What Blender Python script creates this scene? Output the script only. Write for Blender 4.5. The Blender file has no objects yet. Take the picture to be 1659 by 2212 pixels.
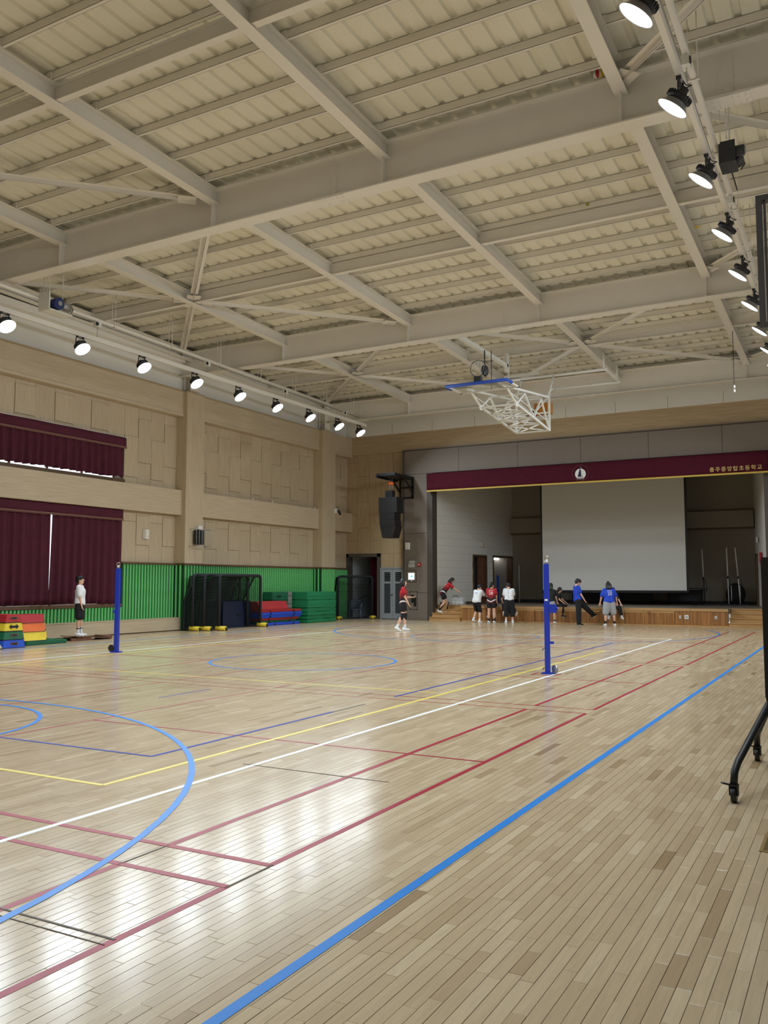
import bpy, bmesh, math, random
import numpy as np
from mathutils import Vector, Matrix, Euler
from mathutils.bvhtree import BVHTree

scene = bpy.context.scene
C = scene.collection
random.seed(7)
RNG = np.random.default_rng(11)
PI = math.pi

# ------------------------------------------------------------------ camera, world, exposure
cam_d = bpy.data.cameras.new('camera')
cam_d.sensor_fit = 'HORIZONTAL'
cam_d.sensor_width = 36.0
cam_d.lens = 36.0 * 1853.37 / 1659.0
cam_d.clip_start = 0.05
cam_d.clip_end = 200
cam = bpy.data.objects.new('camera', cam_d)
C.objects.link(cam)
cam.location = (0, 0, 1.52)
cam.rotation_euler = (math.radians(90 + 4.734), 0, math.radians(28.802))
scene.camera = cam

world = bpy.data.worlds.new('overcast_sky')
scene.world = world
world.use_nodes = True
bg = world.node_tree.nodes['Background']
bg.inputs['Color'].default_value = (0.86, 0.93, 1.0, 1)
bg.inputs['Strength'].default_value = 2.2

scene.view_settings.view_transform = 'Standard'
scene.view_settings.look = 'None'
scene.view_settings.exposure = 0.12
scene.view_settings.gamma = 1.0
scene.view_settings.use_curve_mapping = False
LAMP_W = 94.0
scene.cycles.max_bounces = 7
scene.cycles.diffuse_bounces = 4
scene.cycles.glossy_bounces = 3
scene.cycles.transmission_bounces = 3
scene.cycles.caustics_reflective = False
scene.cycles.caustics_refractive = False

# ------------------------------------------------------------------ helpers
def tag(o, label=None, cat=None, group=None, kind=None):
    if label: o['label'] = label
    if cat: o['category'] = cat
    if group: o['group'] = group
    if kind: o['kind'] = kind
    return o

def empty(name, loc=(0, 0, 0), rz=0.0, label=None, cat=None, group=None, kind=None, parent=None):
    o = bpy.data.objects.new(name, None)
    C.objects.link(o)
    o.location = loc
    o.rotation_euler = (0, 0, rz)
    o.empty_display_size = 0.2
    if parent: o.parent = parent
    return tag(o, label, cat, group, kind)

def copy_tree(o, parent=None):
    c = o.copy()
    C.objects.link(c)
    c.parent = parent
    for ch in list(o.children):
        copy_tree(ch, c)
    return c

class MB:
    def __init__(s):
        s.v = []; s.f = []; s.sm = []
    def add(s, vs, fs, smooth=False):
        b = len(s.v)
        s.v += [tuple(p) for p in vs]
        s.f += [tuple(b + i for i in f) for f in fs]
        s.sm += [smooth] * len(fs)
        return s
    def box(s, x0, x1, y0, y1, z0, z1):
        v = [(x0,y0,z0),(x1,y0,z0),(x1,y1,z0),(x0,y1,z0),(x0,y0,z1),(x1,y0,z1),(x1,y1,z1),(x0,y1,z1)]
        return s.add(v, [(0,3,2,1),(4,5,6,7),(0,1,5,4),(1,2,6,5),(2,3,7,6),(3,0,4,7)])
    def obox(s, c, size, rot=None):
        m = rot if rot is not None else Matrix.Identity(3)
        c = Vector(c); hx, hy, hz = [q / 2 for q in size]
        v = [c + m @ Vector((sx*hx, sy*hy, sz*hz)) for sz in (-1,1) for sx, sy in ((-1,-1),(1,-1),(1,1),(-1,1))]
        return s.add(v, [(0,3,2,1),(4,5,6,7),(0,1,5,4),(1,2,6,5),(2,3,7,6),(3,0,4,7)])
    def bar(s, p0, p1, w, h, up=(0,0,1)):
        p0 = Vector(p0); p1 = Vector(p1); d = (p1 - p0)
        y = d.normalized(); x = y.cross(Vector(up))
        if x.length < 1e-4: x = y.cross(Vector((1,0,0)))
        x.normalize(); z = x.cross(y)
        m = Matrix((x, y, z)).transposed()
        return s.obox((p0 + p1) / 2, (w, d.length, h), m)
    def cyl(s, p0, p1, r, n=12, r2=None, caps=True, smooth=True):
        p0 = Vector(p0); p1 = Vector(p1); r2 = r if r2 is None else r2
        d = (p1 - p0).normalized()
        a = d.orthogonal().normalized(); b = d.cross(a)
        v = []
        for p, rr in ((p0, r), (p1, r2)):
            for i in range(n):
                t = 2*PI*i/n
                v.append(p + (a*math.cos(t) + b*math.sin(t))*rr)
        s.add(v, [(i, (i+1) % n, n+(i+1) % n, n+i) for i in range(n)], smooth)
        if caps:
            s.add([v[i] for i in range(n)], [tuple(reversed(range(n)))])
            s.add([v[n+i] for i in range(n)], [tuple(range(n))])
        return s
    def tube(s, pts, r, n=8, closed=False, smooth=True):
        pts = [Vector(p) for p in pts]; m = len(pts); v = []
        a = None
        for i, p in enumerate(pts):
            if closed: d = (pts[(i+1) % m] - pts[i-1]).normalized()
            else: d = (pts[min(i+1, m-1)] - pts[max(i-1, 0)]).normalized()
            if a is None: a = d.orthogonal().normalized()
            else:
                a = a - d*a.dot(d)
                a = a.normalized() if a.length > 1e-5 else d.orthogonal().normalized()
            b = d.cross(a)
            rr = r[i] if isinstance(r, (list, tuple)) else r
            for k in range(n):
                t = 2*PI*k/n
                v.append(p + (a*math.cos(t) + b*math.sin(t))*rr)
        f = []
        for i in range(m if closed else m-1):
            j = (i+1) % m
            for k in range(n):
                f.append((i*n+k, i*n+(k+1) % n, j*n+(k+1) % n, j*n+k))
        s.add(v, f, smooth)
        if not closed:
            s.add(v[:n], [tuple(reversed(range(n)))])
            s.add(v[-n:], [tuple(range(n))])
        return s
    def lathe(s, prof, o=(0,0,0), axis=(0,0,1), n=20, smooth=True):
        o = Vector(o); d = Vector(axis).normalized(); a = d.orthogonal().normalized(); b = d.cross(a)
        v = []; f = []
        for r, z in prof:
            for k in range(n):
                t = 2*PI*k/n
                v.append(o + d*z + (a*math.cos(t) + b*math.sin(t))*max(r, 1e-5))
        for i in range(len(prof)-1):
            for k in range(n):
                f.append((i*n+k, i*n+(k+1) % n, (i+1)*n+(k+1) % n, (i+1)*n+k))
        return s.add(v, f, smooth)
    def sphere(s, c, r, n=12, m=8, sc=(1,1,1)):
        c = Vector(c); v = []; f = []
        for j in range(m+1):
            ph = PI*j/m
            for i in range(n):
                t = 2*PI*i/n
                v.append(c + Vector((math.sin(ph)*math.cos(t)*r*sc[0], math.sin(ph)*math.sin(t)*r*sc[1], math.cos(ph)*r*sc[2])))
        for j in range(m):
            for i in range(n):
                f.append((j*n+i, (j+1)*n+i, (j+1)*n+(i+1) % n, j*n+(i+1) % n))
        return s.add(v, f, True)
    def prism(s, poly, ext):
        e = Vector(ext); n = len(poly)
        a = [Vector(p) for p in poly]; b = [p + e for p in a]
        s.add(a + b, [tuple(range(n))[::-1], tuple(range(n, 2*n))] + [(i, (i+1) % n, n+(i+1) % n, n+i) for i in range(n)])
        return s
    def quad(s, a, b, c, d): return s.add([a, b, c, d], [(0,1,2,3)])
    def build(s, name, mat, parent=None, fix=True):
        me = bpy.data.meshes.new(name)
        me.from_pydata([tuple(p) for p in s.v], [], s.f)
        me.polygons.foreach_set('use_smooth', s.sm)
        if fix:
            bm = bmesh.new(); bm.from_mesh(me)
            bmesh.ops.remove_doubles(bm, verts=bm.verts, dist=1e-6)
            bmesh.ops.recalc_face_normals(bm, faces=bm.faces)
            bm.to_mesh(me); bm.free()
        me.materials.append(mat)
        me.update()
        o = bpy.data.objects.new(name, me)
        C.objects.link(o)
        if parent: o.parent = parent
        return o

def BOX(name, mat, parent, *a):
    return MB().box(*a).build(name, mat, parent)

def share(o, loc, parent=None, name=None, rot=None):
    c = bpy.data.objects.new(name or o.name.split('.')[0], o.data)
    C.objects.link(c)
    c.location = loc
    if rot: c.rotation_euler = rot
    if parent: c.parent = parent
    return c

# ------------------------------------------------------------------ materials
def srgb(r, g, b):
    f = lambda c: (c/255/12.92) if c/255 <= 0.04045 else ((c/255+0.055)/1.055)**2.4
    return (f(r), f(g), f(b), 1)

def new_mat(name):
    m = bpy.data.materials.new(name); m.use_nodes = True
    nt = m.node_tree
    return m, nt, nt.nodes['Principled BSDF']

def N(nt, t, **kw):
    n = nt.nodes.new(t)
    for k, v in kw.items(): setattr(n, k, v)
    return n

def plain(name, col, rough=0.6, metal=0.0, noise=0.06, scale=6.0, bump=0.0, spec=0.5, vec=None):
    """paint-like material with faint procedural mottling"""
    m, nt, b = new_mat(name)
    tc = N(nt, 'ShaderNodeTexCoord')
    mp = N(nt, 'ShaderNodeMapping')
    mp.inputs['Scale'].default_value = vec or (1, 1, 1)
    nt.links.new(tc.outputs['Object'], mp.inputs['Vector'])
    nz = N(nt, 'ShaderNodeTexNoise'); nz.inputs['Scale'].default_value = scale; nz.inputs['Detail'].default_value = 4
    nt.links.new(mp.outputs['Vector'], nz.inputs['Vector'])
    mx = N(nt, 'ShaderNodeMix', data_type='RGBA')
    c = col
    mx.inputs[6].default_value = tuple(max(0, q*(1-noise*2)) for q in c[:3]) + (1,)
    mx.inputs[7].default_value = tuple(min(1, q*(1+noise*2)) for q in c[:3]) + (1,)
    nt.links.new(nz.outputs['Fac'], mx.inputs[0])
    nt.links.new(mx.outputs[2], b.inputs['Base Color'])
    b.inputs['Roughness'].default_value = rough
    b.inputs['Metallic'].default_value = metal
    b.inputs['Specular IOR Level'].default_value = spec
    if bump:
        bp = N(nt, 'ShaderNodeBump'); bp.inputs['Strength'].default_value = bump; bp.inputs['Distance'].default_value = 0.01
        nt.links.new(nz.outputs['Fac'], bp.inputs['Height']); nt.links.new(bp.outputs['Normal'], b.inputs['Normal'])
    return m

def wood(name, dark, light, scl, rough=0.5, rnd=0.12, detail=6):
    """streaky wood laminate: noise stretched along one axis; scl = texture scale per axis"""
    m, nt, b = new_mat(name)
    tc = N(nt, 'ShaderNodeTexCoord'); mp = N(nt, 'ShaderNodeMapping')
    mp.inputs['Scale'].default_value = scl
    nt.links.new(tc.outputs['Object'], mp.inputs['Vector'])
    oi = N(nt, 'ShaderNodeObjectInfo')
    nz = N(nt, 'ShaderNodeTexNoise'); nz.inputs['Scale'].default_value = 1.0; nz.inputs['Detail'].default_value = detail; nz.inputs['Roughness'].default_value = 0.65
    nt.links.new(mp.outputs['Vector'], nz.inputs['Vector'])
    cr = N(nt, 'ShaderNodeValToRGB')
    cr.color_ramp.elements[0].position = 0.3; cr.color_ramp.elements[0].color = dark
    cr.color_ramp.elements[1].position = 0.7; cr.color_ramp.elements[1].color = light
    nt.links.new(nz.outputs['Fac'], cr.inputs['Fac'])
    mr = N(nt, 'ShaderNodeMapRange'); mr.inputs['To Min'].default_value = 1-rnd; mr.inputs['To Max'].default_value = 1+rnd
    nt.links.new(oi.outputs['Random'], mr.inputs['Value'])
    vm = N(nt, 'ShaderNodeVectorMath', operation='SCALE')
    nt.links.new(cr.outputs['Color'], vm.inputs[0]); nt.links.new(mr.outputs['Result'], vm.inputs['Scale'])
    nt.links.new(vm.outputs['Vector'], b.inputs['Base Color'])
    b.inputs['Roughness'].default_value = rough
    return m

def emit(name, col, s):
    m, nt, b = new_mat(name)
    b.inputs['Base Color'].default_value = col
    b.inputs['Emission Color'].default_value = col
    b.inputs['Emission Strength'].default_value = s
    return m

M = {}
M['wood_v'] = wood('wood_laminate_vertical', srgb(180,162,135), srgb(204,187,160), (34,34,1.6), rnd=0.04)
M['wood_h'] = wood('wood_laminate_horizontal', srgb(184,167,140), srgb(207,190,163), (1.2,1.2,30), rnd=0.04)
M['wood_v2'] = wood('oak_laminate_vertical', srgb(168,145,113), srgb(192,169,136), (34,34,1.6), rnd=0.04)
M['wood_h2'] = wood('oak_laminate_horizontal', srgb(172,149,116), srgb(196,173,140), (1.2,1.2,30), rnd=0.03)
M['joint'] = plain('shadow_gap_backing', srgb(110,92,70), 0.9)
M['green'] = plain('green_slat_paint', srgb(106,200,118), 0.5, noise=0.08, scale=3)
M['green_back'] = plain('green_backing', srgb(14,70,34), 0.7)
M['browntrim'] = plain('brown_trim', srgb(96,72,48), 0.5)
M['white_wall'] = plain('white_wall_paint', srgb(234,231,225), 0.75, noise=0.02, scale=2)
M['steel'] = plain('cream_steel_paint', srgb(236,231,223), 0.36, noise=0.02, scale=2)
M['deck'] = plain('cream_roof_deck', srgb(236,232,216), 0.5, noise=0.03, scale=30, bump=0.05)
M['greywall'] = plain('grey_brown_panel', srgb(128,117,108), 0.6, noise=0.05, scale=3, vec=(1,1,12))
M['greytrim'] = plain('dark_grey_trim', srgb(82,75,69), 0.5)
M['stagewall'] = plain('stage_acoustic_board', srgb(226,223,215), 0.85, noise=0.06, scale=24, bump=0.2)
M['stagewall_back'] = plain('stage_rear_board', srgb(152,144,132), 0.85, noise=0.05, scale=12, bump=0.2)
M['stagefloor'] = wood('stage_floor_boards', srgb(108,98,84), srgb(136,124,108), (1.0,24,24), 0.4, rnd=0.02)
M['stagewood'] = wood('stage_edge_wood', srgb(176,134,84), srgb(204,164,112), (1.0,24,24), 0.45, rnd=0.06)
M['strip'] = wood('stage_strip_wood', srgb(118,74,36), srgb(194,138,80), (16,16,0.7), 0.5, rnd=0.1)
M['maroon'] = plain('maroon_velvet', srgb(78,20,38), 0.85, noise=0.12, scale=5, spec=0.2)
M['maroon2'] = plain('burgundy_curtain', srgb(82,33,49), 0.8, noise=0.12, scale=4, spec=0.25)
M['gold'] = plain('gold_fringe', srgb(206,176,78), 0.6, noise=0.15, scale=40)
M['fringe'] = plain('brown_fringe', srgb(120,84,74), 0.8, noise=0.3, scale=60)
M['screen'] = plain('projection_screen', srgb(226,224,218), 0.8, noise=0.005)
M['black'] = plain('black_plastic', srgb(26,26,28), 0.45)
M['blackmetal'] = plain('black_metal', srgb(34,35,38), 0.4, metal=0.3)
M['charcoal'] = plain('charcoal_cast', srgb(48,50,56), 0.5)
M['white'] = plain('white_plastic', srgb(232,230,224), 0.5, noise=0.02)
M['whitemetal'] = plain('white_enamel_steel', srgb(235,234,228), 0.35, noise=0.02)
M['galv'] = plain('galvanised_steel', srgb(168,168,166), 0.4, metal=0.5, noise=0.08)
M['alu'] = plain('brushed_aluminium', srgb(96,96,98), 0.4, metal=0.5, noise=0.1, vec=(30,30,1))
M['chrome'] = plain('chrome', srgb(220,220,220), 0.12, metal=1.0, noise=0.02)
M['blue'] = plain('blue_enamel', srgb(30,54,172), 0.35, noise=0.03)
M['bluepad'] = plain('blue_padding', srgb(40,84,190), 0.55)
M['red'] = plain('red_vinyl', srgb(176,40,48), 0.5)
M['matred'] = plain('mat_red_vinyl', srgb(168,42,48), 0.5)
M['gearblue'] = plain('gear_blue_paint', srgb(36,52,110), 0.45)
M['amber'] = plain('amber_cover', srgb(176,112,32), 0.5)
M['orange'] = plain('orange_vinyl', srgb(226,110,48), 0.5)
M['yellow'] = plain('yellow_vinyl', srgb(232,206,60), 0.5)
M['vgreen'] = plain('green_vinyl', srgb(28,104,72), 0.5)
M['matgreen'] = plain('mat_green_vinyl', srgb(34,134,88), 0.5, bump=0.1, scale=3)
M['vblue'] = plain('blue_vinyl', srgb(36,84,206), 0.5)
M['navy'] = plain('navy_vinyl', srgb(16,26,56), 0.55)
M['net'] = plain('dark_net_cord', srgb(22,34,34), 0.8)
M['padframe'] = plain('dark_padded_tube', srgb(24,28,36), 0.7)
M['brownwood'] = wood('springboard_wood', srgb(92,58,42), srgb(134,92,70), (8,8,8), 0.5)
M['greydoor'] = plain('grey_door_paint', srgb(150,156,162), 0.45, noise=0.02)
M['louvre'] = plain('grey_louvre', srgb(78,82,86), 0.5)
M['darkroom'] = plain('corridor_plaster', srgb(196,198,202), 0.8)
M['glass_bb'] = None
M['skin'] = plain('skin', srgb(222,176,150), 0.55, noise=0.03)
M['hair'] = plain('black_hair', srgb(28,24,24), 0.5, noise=0.2, scale=40)
M['wshirt'] = plain('white_cotton', srgb(236,238,242), 0.85, noise=0.03, scale=8)
M['bshirt'] = plain('royal_blue_jersey', srgb(28,70,206), 0.7, noise=0.05, scale=8)
M['kshirt'] = plain('black_cotton', srgb(26,26,30), 0.85, noise=0.1, scale=8)
M['gshorts'] = plain('grey_shorts', srgb(168,170,176), 0.8, noise=0.05, scale=8)
M['sole'] = plain('cream_sole', srgb(222,214,196), 0.7)
M['eye'] = plain('dark_eye', srgb(24,18,16), 0.3)
M['lip'] = plain('lip', srgb(180,110,100), 0.5)
M['brass'] = plain('brass_grate', srgb(150,124,74), 0.4, metal=0.6)
M['plasticgrey'] = plain('grey_chair_plastic', srgb(84,96,118), 0.5)
M['ballwhite'] = plain('ball_white', srgb(226,222,210), 0.5)
M['tennis'] = plain('tennis_ball_felt', srgb(150,150,70), 0.9)
M['lens'] = emit('lamp_lens', (0.86, 0.95, 1.0, 1), 14.0)
M['reflector'] = plain('lamp_reflector', srgb(205,205,205), 0.3, metal=0.6)
M['tubelight'] = emit('tube_light', (0.95, 0.98, 1.0, 1), 8.0)
M['exit'] = emit('exit_sign_white', (0.75, 1.0, 0.95, 1), 1.6)
M['exitgreen'] = emit('exit_sign_green', (0.02, 0.45, 0.3, 1), 0.8)
M['letter'] = plain('gold_lettering', srgb(244,212,136), 0.6)
M['print_white'] = plain('white_print', srgb(238,238,236), 0.7, noise=0.01)
M['navyprint'] = plain('navy_print', srgb(22,24,62), 0.7, noise=0.01)
M['lineblue'] = plain('tape_blue', srgb(30,128,214), 0.35, noise=0.04, scale=9, spec=0.3)
M['linedark'] = plain('tape_navy', srgb(30,50,146), 0.5, noise=0.1, scale=9, spec=0.25)
M['linered'] = plain('tape_red', srgb(156,34,56), 0.35, noise=0.1, scale=9, spec=0.3)
M['linewhite'] = plain('tape_white', srgb(236,242,244), 0.35, noise=0.03, scale=9)
M['lineyellow'] = plain('tape_yellow', srgb(226,206,90), 0.35, noise=0.08, scale=9)
M['residue'] = plain('tape_residue', srgb(84,76,66), 0.5, noise=0.3, scale=30)

def glass(name, col, rough=0.02, alpha=0.25):
    m, nt, b = new_mat(name)
    b.inputs['Base Color'].default_value = col
    b.inputs['Roughness'].default_value = rough
    b.inputs['Alpha'].default_value = alpha
    return m
M['glass_bb'] = glass('backboard_glass', srgb(210,220,222), 0.05, 0.16)
M['pane'] = glass('window_glass', srgb(220,235,235), 0.02, 0.08)
M['clearbox'] = glass('clear_plastic', srgb(235,240,246), 0.12, 0.22)

def floor_mat():
    m, nt, b = new_mat('maple_floor_lacquer')
    at = N(nt, 'ShaderNodeAttribute'); at.attribute_name = 'tone'
    cr = N(nt, 'ShaderNodeValToRGB'); e = cr.color_ramp.elements
    e[0].position = 0; e[0].color = srgb(152,127,95)
    e[1].position = 1; e[1].color = srgb(208,190,160)
    q = e.new(0.25); q.color = srgb(180,158,126)
    q = e.new(0.6); q.color = srgb(192,171,139)
    nt.links.new(at.outputs['Fac'], cr.inputs['Fac'])
    tc = N(nt, 'ShaderNodeTexCoord'); mp = N(nt, 'ShaderNodeMapping'); mp.inputs['Scale'].default_value = (40, 3.0, 1)
    ad = N(nt, 'ShaderNodeVectorMath', operation='ADD')
    sc = N(nt, 'ShaderNodeVectorMath', operation='SCALE'); sc.inputs[0].default_value = (13, 29, 7)
    nt.links.new(at.outputs['Fac'], sc.inputs['Scale'])
    nt.links.new(tc.outputs['Object'], mp.inputs['Vector'])
    nt.links.new(mp.outputs['Vector'], ad.inputs[0]); nt.links.new(sc.outputs['Vector'], ad.inputs[1])
    nz = N(nt, 'ShaderNodeTexNoise'); nz.inputs['Scale'].default_value = 1; nz.inputs['Detail'].default_value = 5; nz.inputs['Distortion'].default_value = 1.2
    nt.links.new(ad.outputs['Vector'], nz.inputs['Vector'])
    mr = N(nt, 'ShaderNodeMapRange'); mr.inputs['From Min'].default_value = 0.3; mr.inputs['From Max'].default_value = 0.7
    mr.inputs['To Min'].default_value = 0.92; mr.inputs['To Max'].default_value = 1.05
    nt.links.new(nz.outputs['Fac'], mr.inputs['Value'])
    vs = N(nt, 'ShaderNodeVectorMath', operation='SCALE')
    nt.links.new(cr.outputs['Color'], vs.inputs[0]); nt.links.new(mr.outputs['Result'], vs.inputs['Scale'])
    nt.links.new(vs.outputs['Vector'], b.inputs['Base Color'])
    n2 = N(nt, 'ShaderNodeTexNoise'); n2.inputs['Scale'].default_value = 2.2; n2.inputs['Detail'].default_value = 5
    nt.links.new(tc.outputs['Object'], n2.inputs['Vector'])
    r2 = N(nt, 'ShaderNodeMapRange'); r2.inputs['To Min'].default_value = 0.15; r2.inputs['To Max'].default_value = 0.26
    nt.links.new(n2.outputs['Fac'], r2.inputs['Value']); nt.links.new(r2.outputs['Result'], b.inputs['Roughness'])
    b.inputs['Specular IOR Level'].default_value = 0.36
    return m
M['floor'] = floor_mat()
M['floorbase'] = plain('floor_gap_dark', srgb(74,58,42), 0.9)
# ------------------------------------------------------------------ floor
XL, XR, YB, YE = -19.5, 1.56, -2.6, 32.1
floor = MB().box(XL-0.3, XR+0.3, YB-0.2, YE+0.3, -0.2, -0.008).build('floor', M['floorbase'])
tag(floor, 'pale maple strip gym floor with coloured court lines', None, None, 'structure')

def cam_uv(p):
    q = cam.rotation_euler.to_matrix().transposed() @ (Vector(p) - cam.location)
    if q.z > -0.2: return None
    return (829.5 + 1853.37*q.x/-q.z, 1106 - 1853.37*q.y/-q.z, -q.z)

def make_planks():
    W = 0.06; g = 0.0011
    rows = []
    x = XL
    while x < XR:
        y = YB - random.random()*0.5
        while y < YE:
            L = random.uniform(0.22, 0.72)
            rows.append((x+g, x+W-g, max(y+g*0.6, YB), min(y+L-g*0.6, YE)))
            y += L
        x += W
    R_ = np.array(rows); R_ = R_[R_[:,3]-R_[:,2] > 0.02]
    tone = np.clip(RNG.normal(0.5, 0.16, len(R_)), 0, 1)
    dz = RNG.uniform(-0.0005, 0.0, len(R_))
    size = np.zeros(len(R_))
    for i, (x0, x1, y0, y1) in enumerate(R_):
        cx, cy = (x0+x1)/2, (y0+y1)/2
        if cy > 9 or cy < 1.5: continue
        u = cam_uv((cx, cy, 0))
        if u and 0 <= u[0] <= 1659 and u[1] <= 2212: size[i] = (y1-y0)/u[2]**3
    big = set(np.argsort(-size)[:300].tolist())
    def vf(r, d):
        x0, x1, y0, y1 = r; b = 0.0012
        return np.array([(x0,y0,-0.007),(x1,y0,-0.007),(x1,y1,-0.007),(x0,y1,-0.007),(x0,y0,d-b*.6),(x1,y0,d-b*.6),(x1,y1,d-b*.6),(x0,y1,d-b*.6),
                         (x0+b,y0+b,d),(x1-b,y0+b,d),(x1-b,y1-b,d),(x0+b,y1-b,d)])
    F = np.array([(0,1,5,4),(1,2,6,5),(2,3,7,6),(3,0,4,7),(4,5,9,8),(5,6,10,9),(6,7,11,10),(7,4,8,11),(8,9,10,11)])
    Fs = np.array([(0,1,5,4),(1,2,6,5),(2,3,7,6),(3,0,4,7),(4,5,6,7)])
    for i in sorted(big):
        me = bpy.data.meshes.new('plank')
        me.from_pydata(vf(R_[i], dz[i]).tolist(), [], F.tolist())
        a = me.attributes.new('tone', 'FLOAT', 'FACE'); a.data.foreach_set('value', [float(tone[i])]*len(F))
        me.materials.append(M['floor'])
        o = bpy.data.objects.new('plank', me); C.objects.link(o); o.parent = floor
    idx = np.array([i for i in range(len(R_)) if i not in big])
    n = len(idx)
    V = np.zeros((n, 8, 3))
    r = R_[idx]; d = dz[idx]
    for k, (a, b, z) in enumerate(((0,2,0),(1,2,0),(1,3,0),(0,3,0),(0,2,1),(1,2,1),(1,3,1),(0,3,1))):
        V[:,k,0] = r[:,a]; V[:,k,1] = r[:,b]; V[:,k,2] = d if z else -0.007
    faces = (Fs[None] + (np.arange(n)*8)[:,None,None]).reshape(-1)
    me = bpy.data.meshes.new('floor_planks')
    me.vertices.add(n*8); me.vertices.foreach_set('co', V.reshape(-1))
    nf = n*5
    me.loops.add(nf*4); me.loops.foreach_set('vertex_index', faces.astype(np.int32))
    me.polygons.add(nf); me.polygons.foreach_set('loop_start', np.arange(0, nf*4, 4, dtype=np.int32))
    me.polygons.foreach_set('loop_total', np.full(nf, 4, dtype=np.int32))
    me.update(calc_edges=True)
    me.shade_flat()
    a = me.attributes.new('tone', 'FLOAT', 'FACE'); a.data.foreach_set('value', np.repeat(tone[idx], 5).astype(np.float32))
    me.materials.append(M['floor'])
    o = bpy.data.objects.new('floor_planks', me); C.objects.link(o); o.parent = floor; o['kind'] = 'stuff'
make_planks()

LZ = [0.0006]
def line(mat, x0, y0, x1, y1, w=0.045):
    LZ[0] += 0.00003
    z = LZ[0]
    d = Vector((x1-x0, y1-y0, 0)).normalized(); n = Vector((-d.y, d.x, 0))*(w/2)
    a = Vector((x0, y0, 0)); b = Vector((x1, y1, 0))
    poly = [a-n, b-n, b+n, a+n]
    MB().prism([(p.x, p.y, 0.0001) for p in poly], (0, 0, z)).build('court_line', M[mat], floor)
def arc(mat, cx, cy, r, a0, a1, w=0.05, n=72):
    LZ[0] += 0.00003
    mb = MB(); v = []; f = []
    for i in range(n+1):
        t = math.radians(a0 + (a1-a0)*i/n)
        for rr in (r-w/2, r+w/2): v.append((cx+rr*math.cos(t), cy+rr*math.sin(t), LZ[0]))
    f = [(2*i, 2*i+1, 2*i+3, 2*i+2) for i in range(n)]
    mb.add(v, f).build('court_arc', M[mat], floor)

# badminton courts in red: back boundary, long service line, then the cross lines of each court
for y0, y1 in ((-2.58, 3.52), (3.89, 10.06), (10.40, 16.47), (16.82, 29.1)):
    line('linered', -2.84, y0, -2.84, y1); line('linered', -3.57, y0, -3.57, y1)
    line('linered', -7.52, y0, -7.52, y1, 0.03); line('linered', -11.3, y0, -11.3, y1, 0.03)
    line('linered', -9.42, y0, -9.42, y1, 0.03); line('linered', -15.5, y0, -15.5, y1, 0.03); line('linered', -16.22, y0, -16.22, y1, 0.03)
for y in (3.52, 3.89): line('linered', -2.84, y, -16.2, y)
for y in (10.06, 10.40, 16.47, 16.82, 22.9, 23.2): line('linered', -2.84, y, -16.2, y, 0.024)
for y in (6.95, 13.45, 19.9): line('linered', -2.84, y, -7.52, y, 0.03); line('linered', -11.3, y, -16.2, y, 0.03)
line('lineblue', -2.02, -2.5, -2.02, 27.9, 0.055); line('lineblue', -17.0, -2.5, -17.0, 27.9, 0.05)
line('linewhite', -4.49, -2.5, -4.49, 24.4); line('linewhite', -14.5, -2.5, -14.5, 24.4); line('linewhite', -4.49, 24.4, -14.5, 24.4)
line('lineyellow', -5.05, 4.78, -5.05, 19.5); line('lineyellow', -5.05, 4.78, -14.0, 4.78)
line('lineyellow', -5.2, 10.95, -14.0, 10.95, 0.035); line('lineyellow', -14.0, 4.78, -14.0, 19.5)
line('linedark', -5.50, 5.76, -5.50, 8.75, 0.04); line('residue', -5.50, 8.75, -5.50, 9.5, 0.025); line('linedark', -5.50, 10.3, -5.50, 22.06, 0.04)
line('linedark', -5.50, 5.76, -7.5, 5.74, 0.035); line('linedark', -8.2, 8.7, -8.2, 9.75, 0.02)
line('residue', -2.84, 2.78, -6.0, 2.78, 0.012); line('residue', -2.84, 2.72, -6.0, 2.72, 0.006); line('residue', -2.83, 3.5, -2.83, 3.9, 0.01)
line('residue', -3.2, 5.9, -4.6, 5.9, 0.01); line('residue', -3.57, 3.5, -3.57, 3.9, 0.01)
arc('lineblue', -9.35, 1.58, 6.0, -30, 210); arc('lineblue', -9.38, 5.47, 1.78, 0, 360)
arc('lineblue', -9.55, 14.1, 1.8, 0, 360); arc('lineblue', -9.6, 26.6, 6.0, 150, 390); arc('lineblue', -9.6, 22.8, 1.8, 0, 360, 0.03)
for a in ((-4.82,13.86,-4.42,13.86),(-4.82,14.2,-4.42,14.2),(-4.82,13.86,-4.82,14.2),(-4.42,13.86,-4.42,14.2)): line('linered', *a, 0.03)

# floor grate
gr = empty('floor_grate', (-0.36, 5.62, 0), 0, 'small brass slotted grate set in the gym floor', 'grate')
fm = MB(); fm.box(-0.19,0.19,-0.2,-0.18,0,0.004); fm.box(-0.19,0.19,0.18,0.2,0,0.004); fm.box(-0.19,-0.17,-0.18,0.18,0,0.004); fm.box(0.17,0.19,-0.18,0.18,0,0.004)
fm.build('grate_frame', M['brass'], gr)
sl = BOX('slat', M['brass'], gr, -0.168, 0.168, -0.178, -0.166, 0, 0.0035)
for i in range(1, 15): share(sl, (0, i*0.0245, 0), gr)
MB().box(-0.168,0.168,-0.178,0.178,0.0007,0.0012).build('pit', M['black'], gr)

# ------------------------------------------------------------------ left wall
def colour_panel(parent, mat, axis, u0, u1, z0, z1, base, t):
    """one wall board; axis 'y' = lies in the plane X=base facing +X, axis 'x' = plane Y=base facing -Y"""
    e = 0.004
    if axis == 'y': return BOX('wood_panel', mat, parent, base, base+t, u0+e, u1-e, z0+e, z1-e)
    return BOX('wood_panel', mat, parent, u0+e, u1-e, base-t, base, z0+e, z1-e)

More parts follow.
